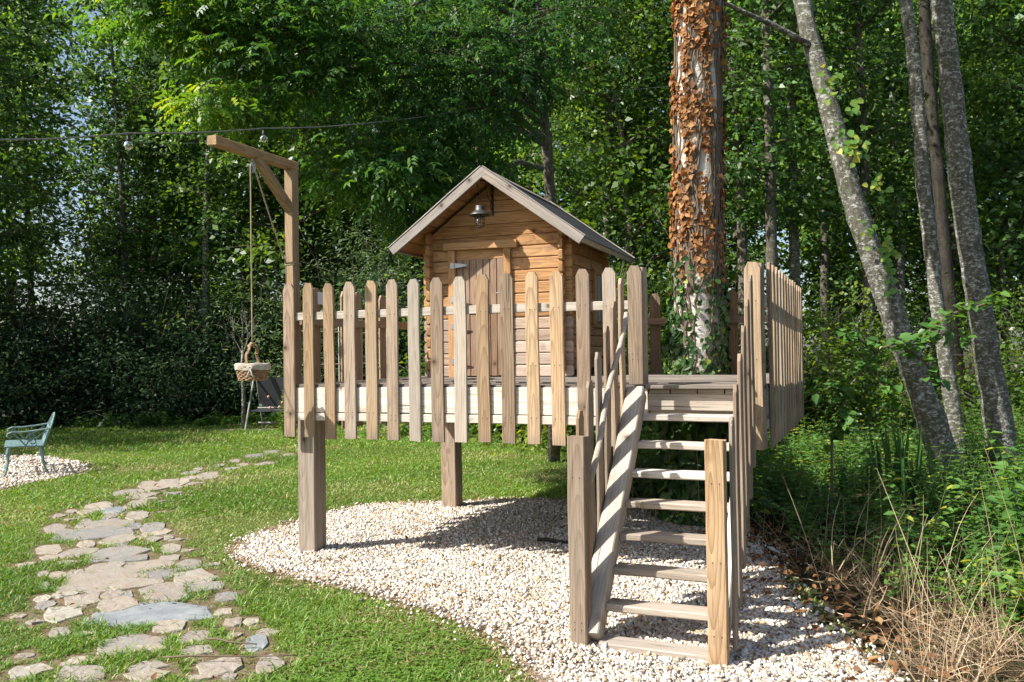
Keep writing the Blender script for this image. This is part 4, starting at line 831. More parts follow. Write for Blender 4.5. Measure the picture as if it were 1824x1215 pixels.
# ------------------------------------------------------------------ the three lichened trunks on the right
def trunk_tree(name, label, pts, widths, barkm, n=20, crown=None):
    P = [at(px, py, y) for px, py, y in pts]; P[0].z = -.1
    t = thing(name, label, 'tree', (P[0].x, P[0].y, 0)); rg = random.Random(name+label)
    Q = []; Rr = []
    for i in range(len(P)-1):
        for j in range(7):
            s = j/7; q = P[i]*(1-s)+P[i+1]*s; Q.append(q+Vector((rg.uniform(-.008, .008), rg.uniform(-.008, .008), 0))); Rr.append((widths[i]*(1-s)+widths[i+1]*s)*rg.uniform(.95, 1.06))
    Q.append(P[-1]); Rr.append(widths[-1]); base = Matrix.Translation((P[0].x, P[0].y, 0)); ib = Vector((P[0].x, P[0].y, 0))
    mb = MB(); mb.tube([q-ib for q in Q], Rr, n); c3 = [q-ib for q in Q]                    # ridged, knotted, flared at the foot
    for i_, q in enumerate(c3):
        fl_ = .45*math.exp(-max(q.z, 0)/.22)
        for k_ in range(n):
            v_ = Vector(mb.v[i_*n+k_]); a_ = 2*PI*k_/n; f_ = 1+fl_*(.5+.5*math.sin(3*a_+rg.random()*.3))+.045*math.sin(4*a_+q.z*1.7)+.03*math.sin(7*a_-q.z*3.1)+rg.uniform(-.025, .025)
            mb.v[i_*n+k_] = tuple(q+(v_-q)*f_)
    mb.build('trunk', barkm, t, base, True)
    if crown:
        tm, cm = PROTO[crown[0]][crown[1]]; M_ = Matrix.Translation(P[-1]-Z*.5) @ Matrix.Scale(crown[2], 4)
        obj('limbs', tm, t, M_); obj('crown', cm, t, M_)
    return t
lt = trunk_tree('leaning_tree', 'leaning grey trunk with yellow-green creeper, first of the lichened trunks beside the platform', [(1695, 890, 9.9), (1655, 745, 9.9), (1592, 560, 9.9), (1532, 385, 9.9), (1490, 215, 9.95), (1452, 60, 10), (1430, -60, 10.1), (1400, -420, 10.4)], [0.172, 0.152, 0.138, 0.122, 0.112, 0.101, 0.094, 0.072], BARK_GREY, crown=('slender', 0, .55))
MB().tube([at(1462, 85, 9.95), at(1425, 62, 9.9), at(1380, 38, 9.8), at(1330, 16, 9.7), at(1285, -8, 9.6), at(1240, -40, 9.5)], [.045, .04, .034, .028, .022, .015], 8).build('limb', BARK_GREY, lt, None, True)
trunk_tree('thin_tree', 'thinnest of the lichened trunks, reddish brown near its foot', [(1712, 850, 10.8), (1690, 700, 10.8), (1667, 500, 10.8), (1651, 330, 10.8), (1640, 130, 10.8), (1622, -30, 10.8), (1605, -400, 10.8)], [0.1, 0.092, 0.086, 0.083, 0.08, 0.072, 0.056], BARK_GREY, crown=('slender', 1, .5))
trunk_tree('stout_tree', 'stout pale lichened trunk furthest to the right of the clearing', [(1785, 860, 11.2), (1768, 700, 11.2), (1745, 540, 11.2), (1726, 400, 11.2), (1708, 200, 11.2), (1692, 20, 11.2), (1680, -120, 11.2), (1670, -500, 11.4)], [0.176, 0.16, 0.152, 0.146, 0.138, 0.13, 0.126, 0.096], BARK_GREY, crown=('broad', 1, .6))
trunk_tree('shaded_tree', 'dark shaded trunk standing between the thin and the stout lichened trunks', [(1716, 760, 17), (1692, 520, 17), (1672, 250, 17), (1660, 60, 17), (1652, -300, 17)], [.13, .12, .115, .11, .08], bark('shade_dark_bark', (.03, .025, .02), (.06, .05, .04), None, 1, .3), crown=('slender', 2, .55))  # shade on this trunk is put into the near-black bark colour

# ------------------------------------------------------------------ big ivy-clad tree through the deck
TC = Vector((1.785, 8.52, 0))
iv = thing('ivy_clad_tree', 'thick pale trunk wrapped in brown ivy rising through the platform deck', 'tree', TC)
trunk_r = lambda z: .248+.09*math.exp(-z/.35)+.05*math.exp(-abs(z-1.4)/.5)-.006*z
trunk_c = lambda z: Vector((TC.x+.029*z+.01*math.sin(z), TC.y, z))
zs_ = [-.2+.35*i for i in range(38)]
mb = MB(); N_ = 28; vs = []
for z in zs_:
    c_ = trunk_c(z); r_ = max(trunk_r(max(z, 0)), .08)
    for j in range(N_):
        t = 2*PI*j/N_; f_ = 1+.035*math.sin(3*t+z*.7)+.02*math.sin(5*t-z*1.3)+.04*math.sin(4*t+1)*math.exp(-max(z, 0)/1.2)
        vs.append((c_.x-TC.x+r_*f_*math.cos(t), c_.y-TC.y+r_*f_*math.sin(t), z))
mb.add(vs, [(i*N_+j, i*N_+(j+1) % N_, (i+1)*N_+(j+1) % N_, (i+1)*N_+j) for i in range(len(zs_)-1) for j in range(N_)])
mb.build('trunk', BARK_PALE, iv, Matrix.Translation(TC), True)
M_ = Matrix.Translation((TC.x+.22, TC.y, 7.5)) @ Matrix.Scale(.85, 4); obj('limbs', PROTO['broad'][0][0], iv, M_); obj('crown', PROTO['broad'][0][1], iv, M_)
def ivy_on_trunk(name, label, zr, n, mat, size, dens, seed, stems=0):
    rg = np.random.default_rng(seed); lb = LB(); got = 0; mbs = MB()
    for s in range(stems):                                           # climbing stems
        t = rg.uniform(-2.9, -.2); z = zr[0]; pts = []
        while z < zr[1] and len(pts) < 60:
            c_ = trunk_c(z); r_ = trunk_r(max(z, 0))*1.03+.006; pts.append((c_.x+r_*math.cos(t), c_.y+r_*math.sin(t), z)); t += rg.normal(0, .11); z += .09
        if len(pts) > 3: mbs.tube(pts, [.013*(1-.6*i/len(pts)) for i in range(len(pts))], 5)
    while got < n:
        m_ = 4000; t = rg.uniform(-PI, PI, m_); z = rg.uniform(zr[0], zr[1], m_)
        keep = rg.random(m_) < dens(t, z); t, z = t[keep], z[keep]
        if len(t) == 0: continue
        c0_ = np.array([[trunk_c(q).x, trunk_c(q).y, q] for q in z]); r_ = np.array([trunk_r(max(q, 0)) for q in z])*1.04+rg.uniform(.004, .032, len(z))
        out_ = np.stack([np.cos(t), np.sin(t), np.zeros_like(t)], 1); tan = np.stack([-np.sin(t), np.cos(t), np.zeros_like(t)], 1)
        P = c0_+out_*r_[:, None]
        A = unit(tan*rg.normal(0, .7, (len(t), 1))+np.array([0, 0, -.7])+out_*rg.uniform(-.1, .5, (len(t), 1))+rg.normal(0, .25, (len(t), 3)))
        N = unit(out_+rg.normal(0, .36, (len(t), 3))); s = np.clip(np.exp(rg.normal(-.12, .36, len(t))), .4, 1.35)
        lb.add(P, A, N, size*s, size*.82*s, np.clip(rg.normal(.5, .24, len(t)), 0, 1)); got += len(t)
    t_ = thing(name, label, 'ivy', trunk_c(zr[0])); obj('leaves', lb.mesh('leaves', mat, .15, True), t_)
    if stems: mbs.build('stems', TWIG, t_, None, True)
fbm = lambda t, z: .58+.38*np.sin(4.3*t+2.7*z+.9*np.sin(3*z))*np.sin(2.9*z-3.4*t+1)+.3*np.sin(9*t+2.1*z)*np.sin(6.2*z-2*t)
ivy_on_trunk('dead_ivy', 'dead orange-brown ivy leaves covering the upper trunk of the big tree', (2.25, 6.2), 2100, LEAF_DEADIVY, .056,
    lambda t, z: np.clip(1.7*(fbm(t, z)-.42)*np.clip((z-2.2)/.9, .2, 1), 0, 1)*np.where((t > -1.3) & (t < -.45), .16+.35*(z < 3.7), 1.)*np.where((t > -.45), .55, 1.)*np.where(t > .3, .15, 1), 21, 26)
ivy_on_trunk('green_ivy', 'dark green ivy with brighter tips around the foot of the big tree above the deck', (1.44, 2.75), 1500, LEAF_IVY, .062,
    lambda t, z: np.clip((fbm(t*1.3+2, z*1.6)-.12)*np.clip((2.75-z)/1.0, 0, 1)*1.5*np.where((t > -2.0) & (t < -1.3), .45, 1.), 0, 1), 22, 9)
ivy_on_trunk('green_ivy', 'dense shaded ivy on the trunk of the big tree below the deck', (.0, 1.4), 2200, LEAF_IVY, .10, lambda t, z: .9+0*t, 23, 4)

# ------------------------------------------------------------------ ash tree whose sprays hang over the playhouse
ash = thing('ash_tree', 'ash tree behind the playhouse with bright pinnate sprays hanging over the roof', 'tree', (.62, 13.2, 0))
mb = MB(); mb.tube([(.62, 13.2, -.1), (.66, 13.2, 2.5), (.6, 13.1, 4.5), (.45, 12.9, 6.5), (.3, 12.6, 9), (.3, 12.5, 12)], [.10, .085, .08, .07, .06, .04], 10)
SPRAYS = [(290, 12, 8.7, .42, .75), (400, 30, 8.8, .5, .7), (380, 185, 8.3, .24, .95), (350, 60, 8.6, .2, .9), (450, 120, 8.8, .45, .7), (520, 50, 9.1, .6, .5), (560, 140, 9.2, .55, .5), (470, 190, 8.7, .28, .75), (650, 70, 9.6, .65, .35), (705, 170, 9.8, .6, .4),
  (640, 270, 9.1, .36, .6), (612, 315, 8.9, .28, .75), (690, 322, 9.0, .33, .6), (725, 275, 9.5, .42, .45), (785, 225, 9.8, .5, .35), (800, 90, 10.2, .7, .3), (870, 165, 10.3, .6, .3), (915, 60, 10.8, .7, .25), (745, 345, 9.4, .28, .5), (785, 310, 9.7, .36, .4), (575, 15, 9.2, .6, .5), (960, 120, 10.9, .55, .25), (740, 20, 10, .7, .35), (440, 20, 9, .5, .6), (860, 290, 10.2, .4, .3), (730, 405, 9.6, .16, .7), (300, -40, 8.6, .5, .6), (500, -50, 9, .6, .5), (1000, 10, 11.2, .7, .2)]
lb = LB(); rg = np.random.default_rng(31)
for px, py, y, r_, tn in SPRAYS:
    r_ *= (y+1.2)/y; y += 1.2
    c_ = at(px, py, y); tz = min(max(c_.z+1.2, 4.2), 8.0); p0 = Vector((.5, 13.0, tz)); mid = (p0+c_)/2+Vector((0, 0, .5+rg.normal(0, .2)))
    mb.tube([p0, p0*.6+mid*.4+Vector((0, 0, .15)), mid, mid*.4+c_*.6+Vector((0, 0, .12)), c_], [.05, .04, .028, .018, .007], 5, False)
    nk = int(150*r_/.45+12)
    for j in range(nk):
        o_ = rg.normal(0, .55, 3)*r_*np.array([1.15, .9, .8]); b_ = np.array(c_)+o_
        d = unit(o_*np.array([1, 1, .3])/r_+rg.normal(0, .45, 3)+np.array([-.25, -.3, -.55])); ln = rg.uniform(.16, .27); n_ = unit(np.array([0, 0, 1.])-d*d[2]+rg.normal(0, .25, 3)); s_ = unit(np.cross(d, n_))
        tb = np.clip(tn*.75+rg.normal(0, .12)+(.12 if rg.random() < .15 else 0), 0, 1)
        for q in range(4):
            f_ = .22+.23*q
            for sg in ((-1, 1) if q < 3 else (0,)):
                P = b_+d*ln*f_-np.array([0, 0, .10])*ln*f_*f_*2
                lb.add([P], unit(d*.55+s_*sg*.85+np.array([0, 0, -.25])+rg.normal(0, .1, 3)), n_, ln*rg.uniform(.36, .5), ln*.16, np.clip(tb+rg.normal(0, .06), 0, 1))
        if j % 9 == 0: mb.tube([c_, tuple(b_), tuple(b_+d*ln)], [.006, .004, .002], 3, False)
mb.build('trunk', BARK_DARK, ash, None, True)
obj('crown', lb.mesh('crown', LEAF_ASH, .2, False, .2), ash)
M_ = Matrix.Translation((.7, 14.2, 3.9)) @ Matrix.Scale(.66, 4); obj('limbs', PROTO['airy'][0][0], ash, M_); obj('upper_crown', PROTO['airy'][0][1], ash, M_)
# ================================================================== undergrowth on the right
def herb(lb, mb, x, y, h, rg, nst=4, leaf=.1, tint=.45, spread=.25, z0=0.):
    for s in range(nst):
        d = unit(np.array([rg.normal(0, spread), rg.normal(0, spread), 1.])); b0 = np.array([x+rg.normal(0, .06), y+rg.normal(0, .06), z0]); hh = h*rg.uniform(.6, 1.1)
        mb.tube([b0, b0+d*hh*.5, b0+d*hh+np.array([rg.normal(0, .05), rg.normal(0, .05), -.03*hh])], [.005, .004, .002], 4, False)
        n = int(4+hh*9); az = rg.uniform(0, 6.28)
        for q in range(n):
            f_ = .18+.82*(q+.5)/n; p = b0+d*hh*f_; a_ = az+q*1.57
            for sg in (0, PI):
                A = np.array([math.cos(a_+sg), math.sin(a_+sg), .25-.5*rg.random()]); sz = leaf*(1.15-.65*f_)*rg.uniform(.7, 1.25)
                lb.add([p], A, np.array([rg.normal(0, .3), rg.normal(0, .3), 1.]), sz, sz*.5, np.clip(tint+rg.normal(0, .16)+.12*(f_ > .8), 0, 1))
rg = np.random.default_rng(41); lb = LB(); mb = MB(); n = 0
for x_, y_ in ((2.5, 5.6), (2.7, 5.3), (2.85, 5.0), (2.95, 5.6), (2.6, 6.3), (2.75, 6.0), (2.45, 6.6), (3.1, 4.75), (2.9, 4.6), (3.25, 5.0), (3.4, 5.4)):
    herb(lb, mb, x_, y_, rg.uniform(.25, .5), rg, 5, .09, .62, .4)
while n < 480:
    y = 5.2+9.0*rg.random()**1.15; x = rg.uniform(2.0, 1.2+y*.62)
    lim = 2.95+max(0, 6.6-y)*.10 if y < 7.2 else 2.35
    if y > 9.2: lim = 1.9
    if x < lim: continue
    hh = rg.uniform(.25, .55) if y < 7.5 else rg.uniform(.35, .85)
    herb(lb, mb, x, y, hh, rg, rg.integers(3, 6), rg.uniform(.07, .13), .42 if rg.random() < .85 else .7); n += 1
for i in range(60):                                                  # shade plants under and behind the deck
    x = rg.uniform(.9, 2.3); y = rg.uniform(8.9, 10.4); herb(lb, mb, x, y, rg.uniform(.4, .95), rg, 4, .10, .35)
for i in range(70):                                                  # foot of the far hedge
    px = rg.uniform(-20, 560); y = rg.uniform(21, 22.3); herb(lb, mb, X(px, y), y, rg.uniform(.15, .45), rg, 4, .16, .5)
ug = tag(obj('undergrowth', lb.mesh('undergrowth', LEAF_HERB, .2, True)), 'leafy green undergrowth of nettles and balsam at the edge of the wood', 'undergrowth', kind='stuff')
tag(mb.build('undergrowth', STEM), 'thin green stems among the leafy undergrowth', 'undergrowth', kind='stuff')
def herb_thing(name, label, cat, x, y, h, nst, leaf, tint, seed, spread=.25, mat=None):
    r_ = np.random.default_rng(seed); l_, m_ = LB(), MB(); herb(l_, m_, 0, 0, h, r_, nst, leaf, tint, spread)
    t = thing(name, label, cat, (x, y, 0)); obj('leaves', l_.mesh('leaves', mat or LEAF_HERB, .2, True), t, WM[t.name]); m_.build('stems', STEM, t, WM[t.name]); return t
herb_thing('nettle_plant', 'tall nettle with yellowing leaves leaning over the dry grass', 'plant', 2.85, 6.2, .95, 3, .13, .72, 51, .35)
herb_thing('balsam_plant', 'large-leaved green balsam plant at the right of the dry grass', 'plant', 3.55, 5.75, .85, 6, .17, .45, 52, .3)
herb_thing('balsam_plant', 'sunlit yellow-green balsam plant at the lower right behind dry stalks', 'plant', 3.0, 4.85, .5, 7, .12, .68, 53, .4)
herb_thing('balsam_plant', 'bushy yellow-green weed rising straight out of the dry stalks', 'plant', 3.15, 5.35, .6, 8, .12, .7, 55, .4)
herb_thing('balsam_plant', 'broad-leaved dark weed behind the large balsam plant', 'plant', 3.75, 6.25, .95, 6, .18, .5, 56, .3)
herb_thing('balsam_plant', 'tall sunlit weed with pinkish buds before the stout trunk', 'plant', 4.25, 7.0, 1.15, 5, .15, .6, 54, .3)
# young sycamore reaching out in front of the leaning trunk
sy = thing('sycamore_sapling', 'young sapling arching left with broad green leaves before the leaning trunk', 'sapling', (3.35, 8.2, 0)); lb = LB(); mb = MB(); rg = np.random.default_rng(61)
br = [[(1475, 860, 8.2), (1478, 780, 8.2), (1510, 690, 8.2), (1570, 620, 8.2), (1650, 595, 8.3), (1740, 600, 8.4)], [(1505, 700, 8.2), (1480, 690, 8.1), (1455, 700, 8.1)], [(1540, 650, 8.2), (1580, 700, 8.1), (1610, 720, 8.1)], [(1560, 628, 8.2), (1525, 600, 8.1), (1500, 592, 8.1)], [(1478, 780, 8.2), (1500, 740, 8.1), (1520, 755, 8.0)], [(1650, 595, 8.3), (1690, 560, 8.3), (1760, 540, 8.3), (1790, 530, 8.3)], [(1600, 608, 8.2), (1640, 640, 8.2), (1680, 690, 8.2)]]
for b_ in br:
    P = [at(*q) for q in b_]
    if b_ is br[0]: P[0].z = 0
    mb.tube(P, [.014-.009*i/len(P) for i in range(len(P))], 5, False)
    for i in range(1, len(P)):
        for j in range(5):
            q = np.array(P[i-1]*(1-j/5)+P[i]*(j/5))
            if q[2] < .8: continue
            for s in range(4):
                A = unit(rg.normal(0, 1, 3)*np.array([1, 1, .35])+np.array([0, -.2, -.2])); sz = rg.uniform(.07, .14)
                lb.add([q+rg.normal(0, .04, 3)], A, np.array([rg.normal(0, .3), -.3+rg.normal(0, .3), 1.]), sz, sz*.72, np.clip(.52+rg.normal(0, .13), 0, 1))
mb.build('stem', TWIG, sy); obj('leaves', lb.mesh('leaves', LEAF_HERB, .15, True), sy)
# creeper leaves on the leaning trunk
lb = LB()
for px, py in ((1480, 150), (1492, 140), (1500, 245), (1512, 265), (1520, 250), (1525, 235), (1540, 262), (1570, 330), (1575, 345), (1585, 420), (1590, 440), (1588, 470), (1592, 500), (1530, 180), (1500, 130), (1550, 400)):
    for j in range(7):
        p = np.array(at(px+rg.normal(0, 9), py+rg.normal(0, 13), 9.72+rg.normal(0, .03))); sz = rg.uniform(.06, .11)
        lb.add([p], np.array([rg.normal(), -.3, -.6+rg.normal(0, .4)]), np.array([rg.normal(0, .4), -1., .3]), sz, sz*.8, np.clip(.85+rg.normal(0, .1), 0, 1))
tag(obj('creeper', lb.mesh('creeper', LEAF_HERB, .1, True)), 'yellow-green creeper leaves clinging to the leaning trunk', 'creeper')
# sword leaves
r_ = np.random.default_rng(71); l_ = LB()
for i in range(26):
    h = r_.uniform(.5, .95); l_.add([(r_.normal(0, .18), r_.normal(0, .14), 0)], np.array([r_.normal(0, .12), r_.normal(0, .12), 1.]), np.array([r_.normal(0, .4), -1., 0]), h, .045, np.clip(r_.normal(.25, .1), 0, 1))
t = thing('iris_clump', 'clump of dark upright sword-shaped leaves left of the leaning trunk foot', 'plant', (4.2, 9.3, 0)); obj('leaves', l_.mesh('leaves', LEAF_HERB, .1, True, .1), t, WM[t.name])
# ferns
for x, y, s, lab in ((2.75, 8.3, .8, 'dark fern beside the right end of the platform'), (3.9, 6.7, .75, 'feathery fern in shade behind the dry grass'), (3.3, 7.1, .7, 'small fern nearest the dry grass tangle')):
    r_ = np.random.default_rng(int(x*100)); l_, m_ = LB(), MB()
    for f in range(9):
        az = f*.7+r_.uniform(-.2, .2); pts = []
        for q in range(14):
            t_ = q/13; p = np.array([math.cos(az)*s*t_*.8, math.sin(az)*s*t_*.8, s*(.85*t_-.62*t_*t_)+.02]); pts.append(p)
            w = .20*s*math.sin(PI*min(1, .12+t_*.9))**.8
            for sg in (-1, 1): l_.add([p], np.array([-math.sin(az)*sg+.3*math.cos(az), math.cos(az)*sg+.3*math.sin(az), -.15]), np.array([0, 0, 1.]), w, w*.26, np.clip(.5+r_.normal(0, .1), 0, 1))
        m_.tube(pts, .004, 4, False)
    t = thing('fern', lab, 'fern', (x, y, 0)); obj('fronds', l_.mesh('fronds', LEAF_HERB, .05), t, WM[t.name]); m_.build('stems', STEM, t, WM[t.name])
# ------------------------------------------------------------------ dry grass and leaf litter
def ribbons(name, base, length, width, rg, mat, lean=.6, segs=4, tint=None, bias=(0, 0)):
    n = len(base); az = rg.uniform(0, 6.28, n); ln = np.abs(rg.normal(lean, lean*.6, n))
    h = np.stack([np.cos(az)*ln+bias[0], np.sin(az)*ln+bias[1], np.ones(n)], 1); h = unit(h); cur = rg.normal(0, .35, (n, 3))+np.array([0, 0, -.55])*ln[:, None]
    side = unit(np.cross(h, rg.normal(0, 1, (n, 3)))); vs = []
    for i in range(segs+1):
        t = i/segs; p = base+h*(length*t)[:, None]+cur*(length*t*t*.55)[:, None]; p[:, 2] = np.maximum(p[:, 2], .012+.01*rg.random(n)); w = (width*(1-.75*t))[:, None]*.5
        vs += [p-side*w, p+side*w]
    v = np.stack(vs, 1); q = np.array([(2*i, 2*i+1, 2*i+3, 2*i+2) for i in range(segs)])
    Q = (q[None]+np.arange(n)[:, None, None]*(2*segs+2)).reshape(-1, 4)
    me = mesh_np(name, v.reshape(-1, 3), Q, tint=np.repeat(rg.random(n) if tint is None else tint, 2*segs+2)); me.materials.append(mat); return me
rg = np.random.default_rng(81); B = []
for cx, cy, sx, sy_, k_ in ((2.5, 5.9, .17, .35, 220), (2.6, 5.2, .24, .28, 330), (2.4, 6.8, .14, .3, 80), (2.75, 4.75, .28, .25, 330), (2.2, 4.4, .2, .2, 260), (2.25, 7.6, .12, .3, 50), (2.95, 4.4, .2, .2, 120)):
    B.append(np.stack([rg.normal(cx, sx, k_), rg.normal(cy, sy_, k_), np.zeros(k_)], 1))
B = np.concatenate(B); B = B[(B[:, 0] > 1.82)]
tag(obj('dry_grass', ribbons('dry_grass', B, rg.uniform(.12, .55, len(B))**1.0, rg.uniform(.003, .007, len(B)), rg, STRAW, 1.05)), 'tangle of dry straw-coloured grass stalks beside the gravel', 'dry grass', kind='stuff')
k_ = 60; B = np.stack([rg.normal(2.45, .35, k_), rg.normal(5.5, .7, k_), np.zeros(k_)], 1); B = B[B[:, 0] > 1.95]
tag(obj('dry_stalks', ribbons('dry_stalks', B, rg.uniform(.5, 1.0, len(B)), rg.uniform(.006, .010, len(B)), rg, STRAW, .38, 5, np.clip(rg.normal(.55, .2, len(B)), 0, 1))), 'tall dry stalks standing up out of the straw tangle', 'dry grass', kind='stuff')
k_ = 26; B = np.stack([rg.uniform(1.1, 1.9, k_), rg.uniform(8.1, 8.6, k_), np.zeros(k_)], 1)
tag(obj('dry_stalks', ribbons('dry_stalks', B, rg.uniform(.5, 1.1, k_), rg.uniform(.006, .010, k_), rg, STRAW, .35, 5, np.clip(rg.normal(.25, .1, k_), 0, 1))), 'brown stalks in the dark below the deck behind the stairs', 'dry grass', kind='stuff')
tb = []
for i in range(len(GRAVEL)):
    a_, b_ = GRAVEL[i], GRAVEL[(i+1) % len(GRAVEL)]; L_ = math.hypot(b_[0]-a_[0], b_[1]-a_[1]); q_ = rg.random(int(L_*330))[:, None]
    if a_[0] < 1.7 and a_[1] > 3.9: tb.append(np.array(a_)+(np.array(b_)-np.array(a_))*q_+rg.normal(0, .05, (len(q_), 2)))
tb = np.concatenate(tb); tb = np.concatenate([tb, np.zeros((len(tb), 1))+.01], 1)
tag(obj('thatch', ribbons('thatch', tb, rg.uniform(.03, .10, len(tb)), rg.uniform(.003, .006, len(tb)), rg, STRAW, 2.2, 3, np.clip(rg.normal(.3, .25, len(tb)), 0, 1))), 'brown dead grass along the rim of the gravel', 'dry grass', kind='stuff')
n_ = 16000; ty_ = rg.uniform(4.2, 9, n_); tx_ = rg.uniform(-.62, .1, n_)*ty_; ok_ = (np.sin(tx_*1.7+1.3*np.sin(ty_*1.9))*np.sin(ty_*2.3+tx_) > .05) & ~inpoly(tx_, ty_, GRAVEL) & ~inpoly(tx_, ty_, path_poly)
B = np.stack([tx_[ok_], ty_[ok_], np.full(ok_.sum(), .012)], 1)
tag(obj('thatch', ribbons('thatch', B, rg.uniform(.03, .08, len(B)), rg.uniform(.004, .007, len(B)), rg, STRAW, 2.5, 3, np.clip(rg.normal(.3, .25, len(B)), 0, 1))), 'dried mowings lying in patches on the near lawn', 'dry grass', kind='stuff')
def litter(name, label, n, sampler, size, mat, tn):
    l_ = LB(); x, y = sampler(n); l_.add(np.stack([x, y, rg.uniform(.02, .05, len(x))], 1), rdir(rg, len(x), 0, .25), unit(rg.normal(0, .35, (len(x), 3))+np.array([0, 0, 1.])), size*rg.uniform(.6, 1.3, len(x)), size*.6*rg.uniform(.6, 1.2, len(x)), np.clip(rg.normal(tn, .22, len(x)), 0, 1))
    return tag(obj(name, l_.mesh(name, mat, .4, True, -.15)), label, 'leaves', kind='stuff')
litter('fallen_leaves', 'curled brown leaves along the edge of the gravel beneath the dry grass', 380, lambda n: (rg.normal(2.15, .25, n)+.0, rg.uniform(4.2, 8.2, n)), .07, LEAF_DRY, .45)
litter('fallen_leaves', 'scattered brown leaves lying on the lawn and path', 150, lambda n: (rg.uniform(-6, .6, n), rg.uniform(4.3, 14, n)), .045, LEAF_DRY, .55)
litter('fallen_leaves', 'few small dry leaves dropped on the pale gravel', 130, lambda n: (rg.uniform(-1.8, 1.8, n), rg.uniform(4.6, 9, n)), .032, LEAF_DRY, .4)
# ------------------------------------------------------------------ twigs on the gravel and the path
for (x0, y0), (x1, y1), r_, lab in (((.36, 6.0), (.62, 6.42), .006, 'thin dry stick lying on the sunlit gravel in front of the post'), ((-1.95, 4.72), (-1.22, 4.74), .006, 'long pale stick lying across the stones at the bottom of the path'), ((-1.82, 5.02), (-1.5, 4.93), .007, 'short pale stick on the grass beside the path stones'), ((.2, 7.55), (.55, 7.4), .02, 'dark piece of bark on the shaded gravel below the platform')):
    mb = MB(); mb.tube([(x0+(x1-x0)*t+.012*math.sin(9*t), y0+(y1-y0)*t+.01*math.sin(7*t+1), .05+.006*math.sin(5*t)) for t in [i/6 for i in range(7)]], [r_*(1-.5*i/6) for i in range(7)], 5)
    tag(mb.build('fallen_stick', TWIG if 'dark' not in lab else DARKIRON, None, None, True), lab, 'stick')
# ------------------------------------------------------------------ bare sapling and rose by the far lawn
sp = thing('bare_sapling', 'thin bare sapling behind the basket standing on a small gravel circle', 'sapling', (-6.28, 19.9, 0)); mb = MB(); rg2 = random.Random(5)
mb.tube([(0, 0, 0), (.01, 0, .8), (-.01, 0, 1.5), (0, 0, 1.85)], [.05, .045, .04, .03], 7)
def twig(p, d, L, r_, lv):
    q = p+d*L; mb.tube([p, (p+q)/2+Vector((rg2.uniform(-.03, .03), 0, .02)), q], [r_, r_*.8, r_*.55], 5, False)
    if lv:
        for _ in range(3): twig(p+d*L*rg2.uniform(.55, 1), (d+Vector((rg2.uniform(-.7, .7), rg2.uniform(-.5, .5), rg2.uniform(-.1, .5)))).normalized(), L*.7, r_*.55, lv-1)
for dx in (-.55, .3, .0): twig(Vector((0, 0, 1.75)), Vector((dx, 0, 1)).normalized(), .55, .018, 2)
mb.build('trunk', BARK_GREY, sp, Matrix.Translation((-6.28, 19.9, 0)), True)
sheet('gravel_ring', [(-6.05+.65*math.cos(t)*1.2, 19.85+.34*math.sin(t)) for t in [2*PI*i/24 for i in range(24)]], .014, M_GRAVELBED)
ro = herb_thing('rose_bush', 'small rose bush with pinkish buds at the foot of the corner post', 'bush', X(500, 17.6), 17.6, .95, 9, .11, .6, 91, .45, LEAF_LIGHT)
mb = MB(); rg2 = random.Random(9)
for i in range(9): c_ = (rg2.uniform(-.3, .3), rg2.uniform(-.2, .2), rg2.uniform(.6, 1.0)); mb.lathe([(0, -.03), (.025, -.015), (.03, .01), (.015, .03), (0, .033)], 8, c_)
mb.build('buds', plain('pink_buds', (.55, .25, .17), .6), ro, WM[ro.name], True)
for x, y, h, lab in ((-3.0, 17.5, .5, 'low green plant at the back of the lawn beneath the platform'), (-1.6, 17.2, .55, 'low plant beyond the post in the middle of the platform'), (-2.3, 17.9, .6, 'taller weed among the low plants seen below the pickets')):
    herb_thing('border_plant', lab, 'plant', x, y, h, 8, .12, .5, int(100+x*10), .5)

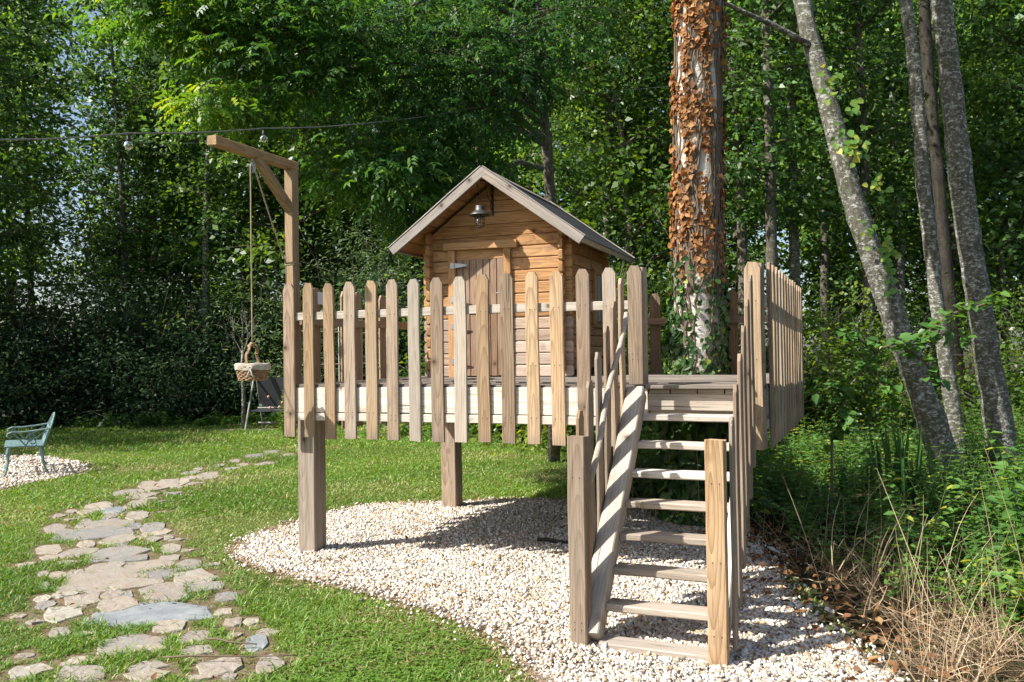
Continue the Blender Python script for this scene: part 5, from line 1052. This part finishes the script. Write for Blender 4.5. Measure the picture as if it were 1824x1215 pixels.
# ================================================================== grass
def grass(n, y0, y1, hgt, wid, seed, pw=1.0):
    rg = np.random.default_rng(seed); m_ = n*2
    y = y0+(y1-y0)*rg.random(m_)**pw; x = rg.uniform(-.66, .62, m_)*y
    ok = ~inpoly(x, y, GRAVEL) & ~inpoly(x, y, BENCHGRAVEL) & ~inpoly(x, y, [(a_, b_) for a_, b_ in FOREST])
    dg = np.minimum(distpoly(x, y, GRAVEL), distpoly(x, y, BENCHGRAVEL))
    ok &= (dg > .035+.05*rg.random(m_))
    st_ = np.zeros(m_, bool); near_ = np.zeros(m_, bool)
    for cx, cy, ax, ay, bx, by in STONES:
        det = ax*by-ay*bx; dx, dy = x-cx, y-cy; p = (dx*by-dy*bx)/det; q = (ax*dy-ay*dx)/det; st_ |= (np.abs(p)**2.6+np.abs(q)**2.6) < .66+.5*rg.random(m_)
        la_, lb_ = math.hypot(ax, ay), math.hypot(bx, by); near_ |= (np.abs(p*la_/(la_+.055))**2.4+np.abs(q*lb_/(lb_+.075))**2.4) < 1.2
    ok &= ~st_
    inp = inpoly(x, y, path_poly); patch = .5+.5*np.sin(x*5.1+1.3*np.sin(y*3.3))*np.sin(y*4.3+1.1*np.sin(x*4.1))
    ok &= ~(near_ & (rg.random(m_) > .10+.6*(patch > .62)))
    worn = .5+.5*np.sin(x*1.3+.9*np.sin(y*1.1+2))*np.sin(y*1.7+1.2*np.sin(x*.9))
    ok &= rg.random(m_) > .45*worn**2+.25*worn*(dg < .8)+.06
    x, y, dg, worn, inp = x[ok][:n], y[ok][:n], dg[ok][:n], worn[ok][:n], inp[ok][:n]; n = len(x)
    h = hgt*np.exp(rg.normal(0, .35, n))*(1+.35*(patch[ok][:n] > .6))*np.where(inp, 1.35, 1); w = wid*rg.uniform(.7, 1.4, n)
    az = rg.uniform(0, 6.28, n); ln = rg.uniform(.25, 1.5, n)
    d = unit(np.stack([np.cos(az)*ln, np.sin(az)*ln, np.ones(n)], 1)); s = unit(np.stack([-np.sin(az)+rg.normal(0, .5, n), np.cos(az)+rg.normal(0, .5, n), np.zeros(n)], 1))
    b0 = np.stack([x, y, np.zeros(n)], 1); tip = b0+d*h[:, None]+np.stack([np.cos(az), np.sin(az), -.6*np.ones(n)], 1)*(h*.25)[:, None]; md = b0+d*(h*.5)[:, None]
    v = np.stack([b0, md-s*(w*.5)[:, None], tip, md+s*(w*.5)[:, None]], 1)
    dead = rg.random(n) < (.08+.5*np.exp(-dg/.14)+.42*worn**3)
    tn = np.where(dead, rg.uniform(.86, 1, n), np.clip(.42+.22*np.sin(x*.9+2*np.sin(y*.7))*np.sin(y*.8)+rg.normal(0, .15, n), 0, .8))
    Q = np.arange(n*4).reshape(-1, 4)[:, ::-1]
    me = mesh_np('grass', v.reshape(-1, 3), Q, tint=np.repeat(tn, 4)); me.materials.append(GRASS_M); return me
tag(obj('grass', grass(210000, 3.9, 9.0, .026, .0065, 101, .9)), 'short mown grass and clover of the near lawn around the path', 'grass', kind='stuff')
tag(obj('grass', grass(115000, 9.0, 15.5, .036, .0115, 102)), 'sunlit mown grass of the middle lawn beyond the corner post', 'grass', kind='stuff')
tag(obj('grass', grass(62000, 15.5, 24.5, .05, .021, 103)), 'shaded mown grass of the back lawn before the hedge', 'grass', kind='stuff')
# clover leaves in the near lawn
rg = np.random.default_rng(104); n = 26000; y = rg.uniform(4, 7.6, n); x = rg.uniform(-.64, .3, n)*y
ok = ~inpoly(x, y, GRAVEL) & ~inpoly(x, y, path_poly) & (distpoly(x, y, GRAVEL) > .15) & ((np.sin(x*2.1+1)*np.sin(y*2.6+x)) > -.25); x, y = x[ok], y[ok]; n = len(x); l_ = LB()
for q in range(3):
    a_ = rg.uniform(0, 6.28, n)*0+q*2.09+x*50; l_.add(np.stack([x, y, .02+.018*np.sin(x*90)**2], 1), np.stack([np.cos(a_), np.sin(a_), .15*np.ones(n)], 1), np.array([0, 0, 1.]), .013, .014, np.clip(.45+rg.normal(0, .15, n), 0, .8))
tag(obj('clover', l_.mesh('clover', GRASS_M, .1)), 'clover leaves mixed into the near lawn', 'clover', kind='stuff')
